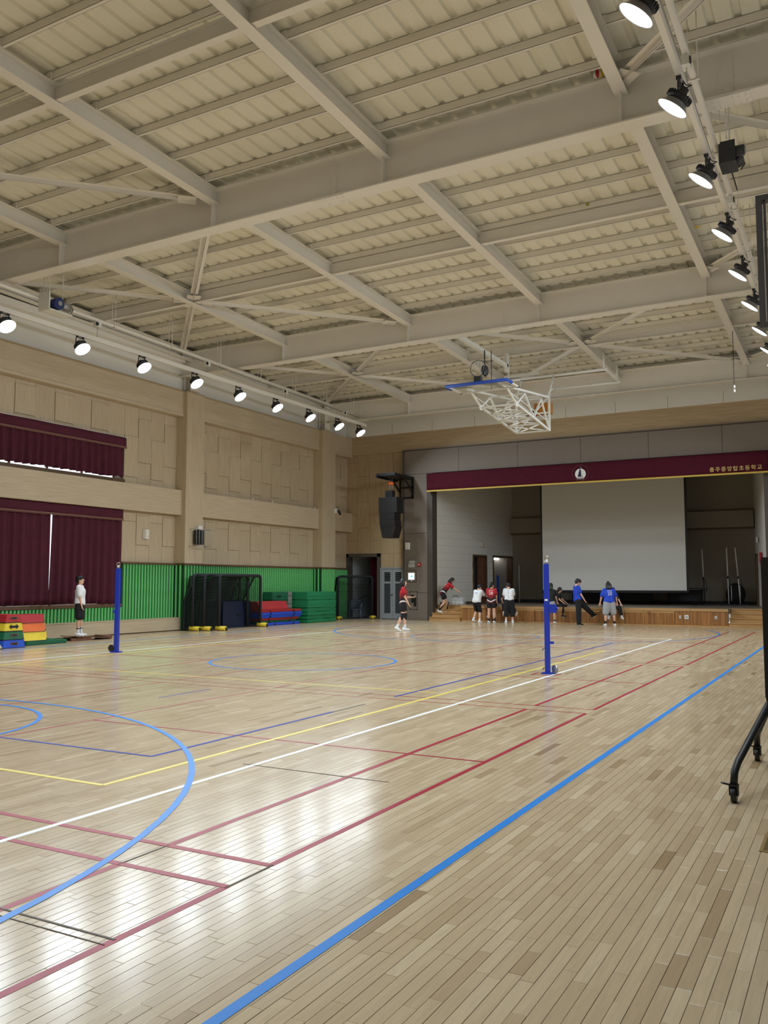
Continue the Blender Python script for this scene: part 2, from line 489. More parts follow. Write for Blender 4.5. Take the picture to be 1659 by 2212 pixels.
def panel_field(parent, mat, axis, us, z0, z1, base, style, phase=0):
    for i in range(len(us)-1):
        u0, u1 = us[i], us[i+1]; H = z1 - z0; k = (i+phase) % 2
        if style == 'upper':
            cuts = [0, 0.30, 0.86, 1] if k == 0 else [0, 0.10, 0.62, 1]
            th = (0.012, 0.034, 0.012)
        elif style == 'lower':
            cuts = [0, 0.34, 0.93, 1] if k == 0 else [0, 0.80, 1]
            th = (0.012, 0.034, 0.012) if k == 0 else (0.012, 0.012)
        elif style == 'strip':
            cuts = [0, 0.1, 0.88, 1] if k == 0 else [0, 1]
            th = (0.012, 0.034, 0.012) if k == 0 else (0.012,)
        else:
            cuts = [0, 0.26, 0.52, 0.78, 1] if k == 0 else [0, 0.13, 0.39, 0.66, 0.92, 1]
            th = (0.012, 0.03, 0.012, 0.03) if k == 0 else (0.012, 0.012, 0.03, 0.012, 0.012)
        for j in range(len(cuts)-1):
            colour_panel(parent, mat, axis, u0, u1, z0+cuts[j]*H, z0+cuts[j+1]*H, base, th[j])

wall_left = empty('wall_left', kind='structure', label='left wall with pale wood panels, bands and green slat wainscot')
wb = MB()
WIN_Y = [(13.85, 18.9), (5.5, 10.5)]
XW0, XW1 = -19.9, -19.52
def wall_with_holes(mb, x0, x1, holes, z0, z1):
    ys = sorted({YB-0.2, YE+0.2} | {q for hl in holes for q in hl[:2]})
    for a, b in zip(ys[:-1], ys[1:]):
        inside = [hl for hl in holes if hl[0] <= a+1e-6 and hl[1] >= b-1e-6]
        zz = [z0] + [q for hl in sorted(inside, key=lambda t: t[2]) for q in hl[2:]] + [z1]
        for p, q in zip(zz[0::2], zz[1::2]): mb.box(x0, x1, a, b, p, q)
holes = [(a, b, 0.86, 3.7) for a, b in WIN_Y] + [(a, b, 4.62, 5.9) for a, b in WIN_Y]
wall_with_holes(wb, XW0, XW1, holes, -0.1, 10.2)
wb.build('wall_core', M['joint'], wall_left)
# pale upper wall above the wood
BOX('upper_wall', M['white_wall'], wall_left, -19.52, -19.49, YB, YE, 7.84, 10.0)
cols = [(21.25, 22.1), (29.4, 30.42), (12.85, 13.7), (4.45, 5.3), (-2.6, -2.2)]
for a, b in cols:
    BOX('column_casing', M['wood_v'], wall_left, -19.52, -19.05, a, b, 2.16, 7.82)
    BOX('column_plinth', M['green_back'], wall_left, -19.52, -19.09, a, b, 0, 2.1)
    ym = (a+b)/2
    st = MB(); st.box(-19.45,-19.43,ym-0.2,ym+0.2,7.82,9.2); st.box(-19.15,-19.13,ym-0.2,ym+0.2,7.82,9.2); st.box(-19.43,-19.15,ym-0.01,ym+0.01,7.82,9.2)
    st.build('steel_column', M['steel'], wall_left)
spans = [(22.1, 29.4), (30.42, 32.1), (13.7, 21.25), (5.3, 12.85), (-2.2, 4.45)]
for a, b in spans:
    BOX('wood_band', M['wood_h'], wall_left, -19.52, -19.22, a, b, 3.73, 4.54)
    BOX('wood_band', M['wood_h'], wall_left, -19.52, -19.22, a, b, 6.98, 7.85)
    BOX('band_lip', M['wood_h'], wall_left, -19.22, -19.20, a, b, 6.98, 7.06)
    BOX('eaves_beam', M['steel'], wall_left, -19.42, -19.18, a, b, 8.78, 8.98)
def divs(a, b, w):
    n = max(1, round((b-a)/w)); return [a+(b-a)*i/n for i in range(n+1)]
panel_field(wall_left, M['wood_v'], 'y', divs(22.1, 29.0, 0.63), 4.54, 6.98, -19.51, 'upper')
panel_field(wall_left, M['wood_v'], 'y', divs(22.1, 29.0, 0.63), 2.16, 3.73, -19.51, 'lower', 1)
colour_panel(wall_left, M['wood_h'], 'y', 29.0, 29.4, 4.54, 6.98, -19.51, 0.02); colour_panel(wall_left, M['wood_h'], 'y', 29.0, 29.4, 2.16, 3.73, -19.51, 0.02)
panel_field(wall_left, M['wood_v'], 'y', divs(30.42, 32.1, 0.56), 4.54, 6.98, -19.51, 'upper')
panel_field(wall_left, M['wood_v'], 'y', divs(30.42, 32.1, 0.56), 2.16, 3.73, -19.51, 'lower', 1)
panel_field(wall_left, M['wood_v'], 'y', divs(18.95, 21.25, 0.58), 4.54, 6.98, -19.51, 'upper', 1)
panel_field(wall_left, M['wood_v'], 'y', divs(18.95, 21.25, 0.58), 2.16, 3.73, -19.51, 'lower', 1)
panel_field(wall_left, M['wood_v'], 'y', divs(13.7, 18.95, 0.66), 5.95, 6.98, -19.51, 'strip')
for a, b in ((-2.2, 4.45), (5.3, 12.85)):
    colour_panel(wall_left, M['wood_v'], 'y', a, b, 5.95, 6.98, -19.51, 0.012); colour_panel(wall_left, M['wood_v'], 'y', a, b if b < 5 else 5.45, 2.16, 3.73, -19.51, 0.012)
    colour_panel(wall_left, M['wood_v'], 'y', 10.55, 12.85, 2.16, 5.95, -19.51, 0.012)
# green wainscot: backing, cap and a slat for every rib
def slat_mesh():
    mb = MB()
    prof = [(0,0.0),(0.004,0.030),(0.018,0.046),(0.05,0.046),(0.064,0.030),(0.068,0.0)]
    return prof
def slats(parent, a, b, z0, z1, base, face):
    n = max(1, int((b-a)/0.12)); st = (b-a)/n
    prof = slat_mesh(); first = None
    for i in range(n):
        if first is None:
            mb = MB()
            if face == 'x': poly = [(base+t, a+0.026+u, z0) for u, t in prof]
            else: poly = [(a+0.026+u, base-t, z0) for u, t in prof]
            mb.prism(poly, (0,0,z1-z0))
            first = mb.build('slat', M['green'], parent)
        else: share(first, (0, st*i, 0) if face == 'x' else (st*i, 0, 0), parent)
BOX('wainscot_backing', M['green_back'], wall_left, -19.52, -19.46, YB, YE, 0, 0.82)
for a, b in ((18.95, YE), (-2.6, 5.4), (10.6, 13.8)): BOX('wainscot_backing', M['green_back'], wall_left, -19.52, -19.46, a, b, 0.82, 2.1)
slats(wall_left, 18.98, 21.2, 0.42, 2.1, -19.46, 'x'); slats(wall_left, 13.7, 18.98, 0.42, 0.80, -19.46, 'x')
slats(wall_left, 22.14, 29.36, 0.0, 2.1, -19.46, 'x'); slats(wall_left, 30.46, 32.05, 0.0, 2.1, -19.46, 'x')
slats(wall_left, 21.27, 22.1, 0.0, 2.1, -19.09, 'x'); slats(wall_left, 29.42, 30.4, 0.0, 2.1, -19.09, 'x')
slats(wall_left, -19.44, -19.1, 0.42, 2.1, 21.25, 'y'); slats(wall_left, -19.44, -19.1, 0.0, 2.1, 29.4, 'y')
for a, b in ((18.95, 21.25), (22.1, 29.4), (30.42, 32.06)): BOX('wainscot_cap', M['browntrim'], wall_left, -19.52, -19.38, a, b, 2.1, 2.16)
for a, b in cols[:3]: BOX('wainscot_cap', M['browntrim'], wall_left, -19.52, -19.02, a-0.03, b+0.03, 2.1, 2.16)
# low wooden heater bench along the foot of the wall
bench = empty('wall_bench', (-19.3, 17.5, 0), 0, 'low pale wood bench box along the foot of the green slat wall', 'bench')
BOX('front_board', M['wood_h'], bench, 0.0, 0.14, -3.8, 3.74, 0.03, 0.40)
BOX('kick_strip', M['browntrim'], bench, 0.01, 0.11, -3.8, 3.74, 0, 0.03)
BOX('top_board', M['wood_h'], bench, -0.16, 0.15, -3.8, 3.74, 0.40, 0.42)
vs_ = BOX('vent_slot', M['browntrim'], bench, -0.1, -0.085, -3.6, -3.59, 0.42, 0.424)
for i in range(1, 30): share(vs_, (0, i*0.25, 0), bench)

# windows with their daylight behind the curtains
wi = 0
for a, b in WIN_Y:
    for z0, z1 in ((0.86, 3.7), (4.62, 5.9)):
        wi += 1
        w = empty('window_%d' % wi, kind='structure', label='bright window behind the burgundy curtains')
        fr = MB()
        fr.box(-19.86,-19.5,a-0.02,a+0.06,z0,z1); fr.box(-19.86,-19.5,b-0.06,b+0.05,z0-0.05,z1)
        fr.box(-19.86,-19.42,a-0.05,b+0.05,z0-0.05,z0+0.05); fr.box(-19.86,-19.5,a,b,z1-0.06,z1)
        fr.build('window_frame', M['browntrim'], w)
        n = 4; st = (b-a-0.12)/n
        for i in range(n):
            y0 = a+0.06+i*st
            sash = MB(); sash.box(-19.84,-19.79,y0,y0+0.04,z0+0.05,z1-0.06); sash.box(-19.84,-19.79,y0+st-0.04,y0+st,z0+0.05,z1-0.06)
            sash.box(-19.84,-19.79,y0,y0+st,z0+0.05,z0+0.09); sash.box(-19.84,-19.79,y0,y0+st,z1-0.1,z1-0.06)
            sash.build('sash', M['white'], w)
            BOX('pane', M['pane'], w, -19.82, -19.81, y0+0.04, y0+st-0.04, z0+0.09, z1-0.1)

def curtain(name, y0, y1, z0, z1, x, mat, label, cat, group, folds, lift=0.05, lean=0.0, seed=1, parent=None):
    rg = np.random.default_rng(seed)
    nu = int(folds*10); nv = 14
    ph = np.cumsum(rg.uniform(0.55, 1.45, nu)) / nu * folds * 2*PI
    amp = rg.uniform(0.6, 1.2, nu); amp = np.convolve(amp, np.ones(7)/7, 'same')
    sag = np.convolve(rg.uniform(-1, 1, nu), np.ones(25)/25, 'same')*3
    v = []; f = []
    for j in range(nv+1):
        t = j/nv
        for i in range(nu):
            u = i/(nu-1)
            d = 0.085*amp[i]*math.sin(ph[i])*(0.55+0.45*(1-t))
            zb = z0 + lift*max(-0.6, sag[i])
            v.append((x + d + 0.02*math.sin(3*u*PI)*(1-t), y0+(y1-y0)*u + lean*(1-t)*(1-u) , zb+(z1-zb)*t))
    for j in range(nv):
        for i in range(nu-1): f.append((j*nu+i, j*nu+i+1, (j+1)*nu+i+1, (j+1)*nu+i))
    mb = MB().add(v, f, True)
    o = mb.build(name, mat, parent, fix=False)
    so = o.modifiers.new('thick', 'SOLIDIFY'); so.thickness = 0.008
    if label: tag(o, label, cat, group)
    return o

def valance(y0, y1, z0, z1, x, label):
    r = empty('curtain_valance', (0, 0, 0), 0, label, 'valance', 'burgundy valances over the left windows')
    v = []; f = []; n = 60
    for j in range(4):
        for i in range(n+1):
            u = i/n; v.append((x+0.012*math.sin(u*22+j*0.2), y0+(y1-y0)*u, z0+(z1-z0)*j/3))
    for j in range(3):
        for i in range(n): f.append((j*(n+1)+i, j*(n+1)+i+1, (j+1)*(n+1)+i+1, (j+1)*(n+1)+i))
    o = MB().add(v, f, True).build('valance_cloth', M['maroon2'], r, fix=False)
    so = o.modifiers.new('thick', 'SOLIDIFY'); so.thickness = 0.012
    fr = MB()
    m = int((y1-y0)/0.04)
    fr.box(x+0.005, x+0.022, y0, y1, z0-0.02, z0+0.02)
    for i in range(m):
        y = y0+(i+0.5)*(y1-y0)/m; fr.box(x+0.004, x+0.02, y-0.012, y+0.012, z0-0.05, z0-0.02)
    fr.build('fringe', M['fringe'], r)
    BOX('rail', M['white'], r, x-0.05, x-0.02, y0, y1+0.04, z1-0.02, z1+0.015)
GC = 'burgundy window curtains'
curtain('curtain', 13.8, 16.24, 0.92, 3.5, -19.43, M['maroon2'], 'lower burgundy curtain left of the bright gap', 'curtain', GC, 8, 0.04, 0.0, 3)
curtain('curtain', 16.30, 18.85, 0.92, 3.5, -19.43, M['maroon2'], 'lower burgundy curtain behind the boy in white, right of the bright gap', 'curtain', GC, 9, 0.06, -0.07, 4)
curtain('curtain', 13.8, 18.86, 4.72, 5.66, -19.40, M['maroon2'], 'short burgundy curtain in the upper window', 'curtain', GC, 19, 0.05, 0.0, 5)
valance(13.75, 18.86, 3.44, 3.75, -19.36, 'burgundy valance above the tall lower curtains')
valance(13.75, 18.90, 5.64, 5.93, -19.34, 'burgundy valance above the short upper curtain')
curtain('curtain', 5.45, 10.5, 0.92, 3.7, -19.43, M['maroon2'], 'burgundy curtain of the window nearest the viewer', 'curtain', GC, 24, 0.03, 0.0, 6)
curtain('curtain', 5.45, 10.5, 4.66, 5.9, -19.40, M['maroon2'], 'upper burgundy curtain of the window nearest the viewer', 'curtain', GC, 24, 0.03, 0.0, 8)

# ------------------------------------------------------------------ right and back wall (outside the frame, closing the room)
wall_right = empty('wall_right', kind='structure', label='right wall with wood panels and green wainscot')
RW = [(8.5, 13.5), (16.0, 20.8), (24.0, 28.8)]
wr = MB(); wall_with_holes(wr, XR, XR+0.35, [(a, b, 4.7, 6.3) for a, b in RW], -0.1, 10.2)
wr.build('wall_core', M['wood_h'], wall_right)
BOX('wainscot', M['green_back'], wall_right, XR-0.04, XR, YB, YE, 0, 2.1)
BOX('upper_wall', M['white_wall'], wall_right, XR-0.03, XR, YB, YE, 7.84, 10.0)
for i, (a, b) in enumerate(RW):
    w = empty('window_%d' % (wi+1+i), kind='structure', label='high window in the right wall')
    fr = MB(); fr.box(XR-0.02,XR+0.3,a,a+0.06,4.7,6.3); fr.box(XR-0.02,XR+0.3,b-0.06,b,4.7,6.3); fr.box(XR-0.02,XR+0.3,a,b,4.7,4.76); fr.box(XR-0.02,XR+0.3,a,b,6.24,6.3)
    fr.build('window_frame', M['white'], w)
    for k in range(3):
        y0 = a+0.06+k*(b-a-0.12)/3
        BOX('pane', M['pane'], w, XR+0.2, XR+0.21, y0+0.02, y0+(b-a-0.12)/3-0.02, 4.78, 6.22)
wall_back = empty('wall_back', kind='structure', label='wall behind the viewer in pale wood')
BOX('wall_core', M['wood_h'], wall_back, XL-0.4, XR+0.4, YB-0.3, YB, -0.1, 10.2)
BOX('wainscot', M['green_back'], wall_back, XL, XR, YB, YB+0.04, 0, 2.1)

# ------------------------------------------------------------------ end wall, doorway, proscenium
YP = 31.9
wall_front = empty('wall_front', kind='structure', label='end wall with oak panels, grey stage surround and white strip')
ew = MB()
ew.box(-19.9, -19.46, YE, YE+0.25, -0.1, 10.2); ew.box(-19.46, -17.96, YE, YE+0.25, 2.66, 10.2); ew.box(-17.96, -15.3, YE, YE+0.25, -0.1, 10.2)
ew.box(-15.3, -2.7, YE, YE+0.25, 5.9, 10.2); ew.box(-2.7, 1.9, YE, YE+0.25, -0.1, 10.2)
ew.build('wall_core', M['joint'], wall_front)
BOX('oak_band', M['wood_h2'], wall_front, -19.5, XR, YE-0.06, YE, 7.08, 7.88)
BOX('cornice_strip', M['white_wall'], wall_front, -19.5, XR, YE-0.1, YE, 7.88, 9.0)
wp = BOX('cornice_seam', M['joint'], wall_front, -17.2, -17.19, YE-0.104, YE-0.1, 7.88, 8.3)
for i in range(1, 10): share(wp, (i*1.9, 0, 0), wall_front)
us = [-19.5, -18.95, -18.35, -17.78, -17.18, -16.6]
panel_field(wall_front, M['wood_v2'], 'x', us, 2.78, 7.08, YE, 'tall', 1)
colour_panel(wall_front, M['wood_v2'], 'x', -17.78, -17.18, 2.18, 2.78, YE, 0.03); colour_panel(wall_front, M['wood_v2'], 'x', -17.18, -16.6, 2.18, 2.78, YE, 0.012)
# grey panels round the stage opening
def gpanel(x0, x1, z0, z1): BOX('grey_panel', M['greywall'], wall_front, x0+0.006, x1-0.006, YP, YE, z0+0.006, z1-0.006)
gx = [-16.57, -14.06, -11.53, -9.02, -6.50, -3.97, -1.45, 1.5]
for a, b in zip(gx[:-1], gx[1:]): gpanel(a, b, 6.07, 7.06)
for z0, z1 in ((0.0, 1.12), (1.12, 3.58), (3.58, 6.07)): gpanel(-16.57, -15.5, z0, z1); gpanel(-2.45, -1.4, z0, z1); gpanel(-1.4, 1.5, z0, z1)
gm = MB(); gm.box(-16.62, -16.57, YP-0.03, YE, 0, 7.1); gm.box(-16.62, 1.5, YP-0.03, YE, 7.06, 7.1); gm.box(-15.5, -15.27, YP+0.01, YP+0.5, 0, 6.1); gm.box(-2.68, -2.45, YP+0.01, YP+0.5, 0, 6.1)
gm.box(-16.57, 1.5, YE-0.06, YE, 5.8, 7.06)
gm.build('grey_surround', M['greytrim'], wall_front)
# doorway to the corridor
d1 = empty('door_1', kind='structure', label='open doorway with grey frame in the corner by the green slats')
fm = MB(); fm.box(-19.52,-19.38,YE-0.06,YE+0.3,0,2.78); fm.box(-17.96,-17.82,YE-0.06,YE+0.3,0,2.78); fm.box(-19.52,-17.82,YE-0.06,YE+0.3,2.64,2.78)
fm.build('door_frame', M['greytrim'], d1)
cm = MB(); cm.box(-19.6,-19.5,YE+0.3,YE+4.2,-0.1,3.0); cm.box(-17.9,-17.8,YE+0.3,YE+4.2,-0.1,3.0); cm.box(-19.6,-17.8,YE+4.2,YE+4.3,-0.1,3.0); cm.box(-19.6,-17.8,YE+0.2,YE+4.3,2.9,3.0); cm.box(-19.6,-17.8,YE+0.2,YE+4.3,-0.1,0.0)
cm.build('corridor_shell', M['darkroom'], d1)
hr = empty('handrail', (-19.42, YE+0.6, 0), 0, 'dark handrail on the corridor wall inside the doorway', 'handrail')
MB().tube([(0,0,0.75),(0,1.2,1.0),(0,2.6,1.15)],0.022,8).build('rail', M['blackmetal'], hr)
hb = MB().tube([(-0.07,0.2,0.72),(0,0.2,0.72),(0,0.2,0.79)],0.01,6).build('bracket', M['blackmetal'], hr)
share(hb, (0, 2.0, 0.28), hr)
# louvred double door
d2 = empty('door_2', kind='structure', label='pale grey louvred double door beside the stage surround')
fm = MB(); fm.box(-17.80,-17.74,YE-0.07,YE,0,2.18); fm.box(-16.68,-16.62,YE-0.07,YE,0,2.18); fm.box(-17.74,-16.68,YE-0.07,YE,2.12,2.18)
fm.build('door_frame', M['greydoor'], d2)
for x0, x1 in ((-17.735, -17.215), (-17.205, -16.685)):
    lf = MB(); a, b = x0+0.12, x1-0.1
    lf.box(x0,a,YE-0.05,YE-0.01,0.02,2.11); lf.box(b,x1,YE-0.05,YE-0.01,0.02,2.11); lf.box(a,b,YE-0.05,YE-0.01,0.02,0.25); lf.box(a,b,YE-0.05,YE-0.01,1.98,2.11); lf.box(a,b,YE-0.05,YE-0.01,1.5,1.58)
    leaf = lf.build('door_leaf', M['greydoor'], d2)
    BOX('louvre_backing', M['black'], leaf, a, b, YE-0.012, YE-0.008, 0.25, 1.98)
    first = None
    for zz in [0.27+0.045*i for i in range(27)] + [1.6+0.075*i for i in range(5)]:
        if first is None:
            first = MB().prism([(a, YE-0.045, zz),(a, YE-0.02, zz+0.03),(a, YE-0.016, zz+0.03),(a, YE-0.041, zz)], (b-a, 0, 0)).build('louvre', M['louvre'], leaf); fz = zz
        else: share(first, (0, 0, zz-fz), leaf)
MB().cyl((-17.24,YE-0.07,1.02),(-17.24,YE-0.04,1.02),0.03,12).build('door_knob', M['blackmetal'], d2)

# ------------------------------------------------------------------ stage house
wall_stage = empty('wall_stage', kind='structure', label='pale block walls inside the stage')
SZ = 0.62
A_, B_ = Vector((-15.27, 32.35, 0)), Vector((-14.3, 38.7, 0))
sd = (B_-A_).normalized(); sn = Vector((sd.y, -sd.x, 0)); SL = (B_-A_).length
def side_pt(t, z, off=0.0, mirror=False):
    p = A_ + sd*t + sn*off
    return (-17.96 - p.x, p.y, z) if mirror else (p.x, p.y, z)
def side_box(mb, t0, t1, z0, z1, o0, o1, mirror=False):
    mb.add([side_pt(t,z,o,mirror) for z in (z0,z1) for t,o in ((t0,o0),(t1,o0),(t1,o1),(t0,o1))], [(0,3,2,1),(4,5,6,7),(0,1,5,4),(1,2,6,5),(2,3,7,6),(3,0,4,7)])
# door openings along the left side wall: t ranges found from the wall plane
DA, DB = (2.81, 4.01), (4.54, 6.38)
cw = MB()
for t0, t1, z0 in ((0, DA[0], -0.1), (DA[0], DA[1], 2.76), (DA[1], DB[0], -0.1), (DB[0], DB[1], 2.76), (DB[1], SL, -0.1)): side_box(cw, t0, t1, z0, 7.4, -0.25, -0.006)
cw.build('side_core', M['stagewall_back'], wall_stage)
bw = 0.62; bh = 0.31
nrow = int((7.3-SZ)/bh)
for j in range(nrow):
    z0 = SZ + j*bh; z1 = z0+bh
    t = 0.0 if j % 2 == 0 else -0.31
    while t < SL:
        a, b = max(t, 0), min(t+bw, SL); t += bw
        if b-a < 0.05 or z0 > 6.0: continue
        segs = [(a, b)]
        if z0 < 2.76:
            for D in (DA, DB): segs = [s for (p, q) in segs for s in ((p, min(q, D[0])), (max(p, D[1]), q)) if s[1]-s[0] > 0.04]
        for p, q in segs:
            mb = MB(); side_box(mb, p+0.003, q-0.003, z0+0.003, z1-0.003, -0.006, 0.004); mb.build('block', M['stagewall'], wall_stage)
rw = MB(); side_box(rw, 0, SL, -0.1, 7.4, -0.25, 0.0, True); rw.build('side_wall', M['stagewall'], wall_stage)
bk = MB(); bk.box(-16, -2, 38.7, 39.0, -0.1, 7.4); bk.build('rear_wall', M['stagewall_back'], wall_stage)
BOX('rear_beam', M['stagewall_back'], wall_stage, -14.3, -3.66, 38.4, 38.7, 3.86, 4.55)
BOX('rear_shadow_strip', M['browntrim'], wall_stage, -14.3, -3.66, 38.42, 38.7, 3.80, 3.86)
BOX('rear_skirting', M['black'], wall_stage, -14.3, -3.66, 38.66, 38.7, SZ, SZ+0.14)
sk = MB(); side_box(sk, 0.2, DA[0], SZ, SZ+0.1, 0.004, 0.02); side_box(sk, DA[1], DB[0], SZ, SZ+0.1, 0.004, 0.02); sk.build('skirting', M['browntrim'], wall_stage)
BOX('stage_ceiling', M['stagewall_back'], wall_stage, -16, -2, 32.3, 39, 7.3, 7.5)
BOX('stage_outer', M['black'], wall_stage, -19.0, -15.6, 34.0, 42.0, 3.2, 3.4)
# side rooms behind the two openings
bx = MB()
for D in (DA, DB):
    far = D[1]+0.12 if D is DA else D[1]+3.4; near = D[0]-0.3 if D is DA else D[0]-0.08
    side_box(bx, near, far, SZ-0.05, SZ, -2.6, -0.25); side_box(bx, near, far, 3.1, 3.2, -2.6, -0.25)
    side_box(bx, near-0.1, near, SZ, 3.2, -2.6, -0.25); side_box(bx, far, far+0.1, SZ, 3.2, -2.6, -0.25)
    side_box(bx, near, far, SZ, 3.2, -2.7, -2.6)
    if D is DB: side_box(bx, D[1], far, SZ, 3.2, -0.28, -0.25)
bx.build('wing_shell', M['darkroom'], wall_stage)
for k, D in enumerate((DA, DB)):
    d = empty('door_%d' % (3+k), kind='structure', label=('brown framed door ajar at the side of the stage', 'wide dark opening at the side of the stage')[k])
    fm = MB()
    side_box(fm, D[0], D[0]+0.07, SZ, 2.76, -0.26, 0.03); side_box(fm, D[1]-0.07, D[1], SZ, 2.76, -0.26, 0.03); side_box(fm, D[0], D[1], 2.69, 2.76, -0.26, 0.03)
    fm.build('door_frame', M['browntrim'], d)
    if k == 0:
        lf = MB(); side_box(lf, D[0]+0.58, D[1]-0.07, SZ+0.02, 2.68, -0.12, -0.08); lf.build('door_leaf', M['brownwood'], d)
rd = empty('door_5', kind='structure', label='narrow brown framed door on the far right side of the stage')
fm = MB(); side_box(fm, 5.0, 5.06, SZ, 2.7, 0.0, 0.05, True); side_box(fm, 5.9, 5.96, SZ, 2.7, 0.0, 0.05, True); side_box(fm, 5.0, 5.96, 2.64, 2.7, 0.0, 0.05, True); fm.build('door_frame', M['browntrim'], rd)
lf = MB(); side_box(lf, 5.06, 5.9, SZ, 2.64, 0.0, 0.02, True); lf.build('door_leaf', M['wood_v2'], rd)

# stage platform
YS = 31.68
stage = empty('stage_platform', (0, YS, 0), 0, 'raised wooden stage with strip front and pale edge boards', 'stage')
BOX('deck', M['stagefloor'], stage, -15.3, -2.7, 1.06, 7.05, 0.45, SZ)
BOX('deck_front', M['stagefloor'], stage, -13.9, -3.93, 0.03, 1.06, 0.45, SZ)
eb = 8
for i in range(eb):
    x0 = -13.92 + i*(9.99/eb); BOX('edge_board', M['stagewood'], stage, x0+0.004, x0+9.99/eb-0.004, 0.0, 0.2, 0.53, SZ+0.005)
BOX('front_core', M['browntrim'], stage, -13.9, -3.95, 0.05, 0.3, 0, 0.5)
BOX('base_rail', M['stagewood'], stage, -13.92, -3.93, 0.0, 0.06, 0, 0.05)
edges = [-13.92, -12.55, -10.85, -9.15, -7.45, -5.7, -3.93]
for i in range(6):
    x0, x1 = edges[i]+0.01, edges[i+1]-0.01
    p = MB(); m = int((x1-x0)/0.045); w = (x1-x0)/m
    hatch = i in (1, 2, 3, 4)
    top = 0.46 if hatch else 0.525
    if hatch:
        fr = BOX('hatch_rail', M['stagewood'], stage, x0, x1, 0.012, 0.05, 0.46, 0.525)
        hd = MB().tube([((x0+x1)/2-0.06,0.012,0.49),((x0+x1)/2-0.06,-0.02,0.49),((x0+x1)/2+0.06,-0.02,0.49),((x0+x1)/2+0.06,0.012,0.49)],0.008,6).build('handle', M['brass'], fr)
    for j in range(m):
        dd = random.uniform(0.014, 0.022)
        p.box(x0+j*w+0.002, x0+(j+1)*w-0.002, dd, 0.05, 0.055, top-0.004)
    o = p.build('strip_panel', M['strip'], stage); o['kind'] = 'stuff'
st1 = empty('stage_steps', (-14.6, YS, 0), 0, 'wooden steps at the left end of the stage under the bending girl', 'steps')
for i in range(4):
    z1 = 0.155*(i+1); y0 = -0.12+0.28*i
    BOX('riser', M['stagewood'], st1, -0.67+0.0*i, 0.68, y0+0.02, y0+0.3, 0, z1-0.03)
    BOX('tread', M['stagewood'], st1, -0.68, 0.68, y0, y0+0.32, z1-0.03, z1)
st2 = empty('stage_steps', (-3.3, YS, 0), 0, 'wooden steps at the far right end of the stage', 'steps')
for i in range(4):
    z1 = 0.155*(i+1); y0 = -0.04+0.28*i
    BOX('riser', M['stagewood'], st2, -0.62, 0.6, y0+0.02, y0+0.3, 0, z1-0.03)
    BOX('tread', M['stagewood'], st2, -0.63, 0.6, y0, y0+0.32, z1-0.03, z1)
for x, w, lab in ((-5.52, 0.06, 'small white socket plate on the stage front beside a larger one'), (-5.30, 0.14, 'larger white socket panel on the stage front'), (-4.33, 0.08, 'white socket on the stage front nearest the right steps')):
    s = empty('wall_socket', (x, YS+0.012, 0.33), 0, lab, 'socket')
    BOX('plate', M['white'], s, -w/2, w/2, -0.014, 0, -0.07 if w > 0.1 else -0.05, 0.07 if w > 0.1 else 0.05)
    BOX('outlet', M['galv'], s, -w/4, w/4, -0.018, -0.014, -0.025, 0.025)
#@@CEIL
# ------------------------------------------------------------------ roof: girders, beams, purlins, deck
SLOPE = 0.0236
def zb(y): return 8.55 - SLOPE*(y-12.95)
ceiling = empty('ceiling', kind='structure', label='cream steel roof with girders, purlins and ribbed deck')
X0, X1 = -19.5, 1.56
def ibeam_x(name, y, z0, depth, bf, tf, tw, xa, xb, parent):
    mb = MB()
    mb.box(xa, xb, y-bf/2, y+bf/2, z0, z0+tf); mb.box(xa, xb, y-bf/2, y+bf/2, z0+depth-tf, z0+depth); mb.box(xa, xb, y-tw/2, y+tw/2, z0+tf, z0+depth-tf)
    return mb.build(name, M['steel'], parent)
def ibeam_y(name, x, ya, yb, off, depth, bf, tf, tw, parent):
    mb = MB()
    def sl(x0, x1, a, b):
        v = [(x, y, zb(y)+o) for o in (a, b) for x, y in ((x0,ya),(x1,ya),(x1,yb),(x0,yb))]
        mb.add(v, [(0,3,2,1),(4,5,6,7),(0,1,5,4),(1,2,6,5),(2,3,7,6),(3,0,4,7)])
    sl(x-bf/2, x+bf/2, off, off+tf); sl(x-bf/2, x+bf/2, off+depth-tf, off+depth); sl(x-tw/2, x+tw/2, off+tf, off+depth-tf)
    return mb.build(name, M['steel'], parent)
GY = [-4.05+8.5, 12.95, 21.45, 29.95]
SX = [-19.05, -15.3, -10.95, -7.08, -2.9, 1.1]
def bolts(mb, pts, ax, r=0.016, h=0.014):
    for p in pts: mb.cyl(p, Vector(p)+Vector(ax)*h, r, 6, smooth=False)
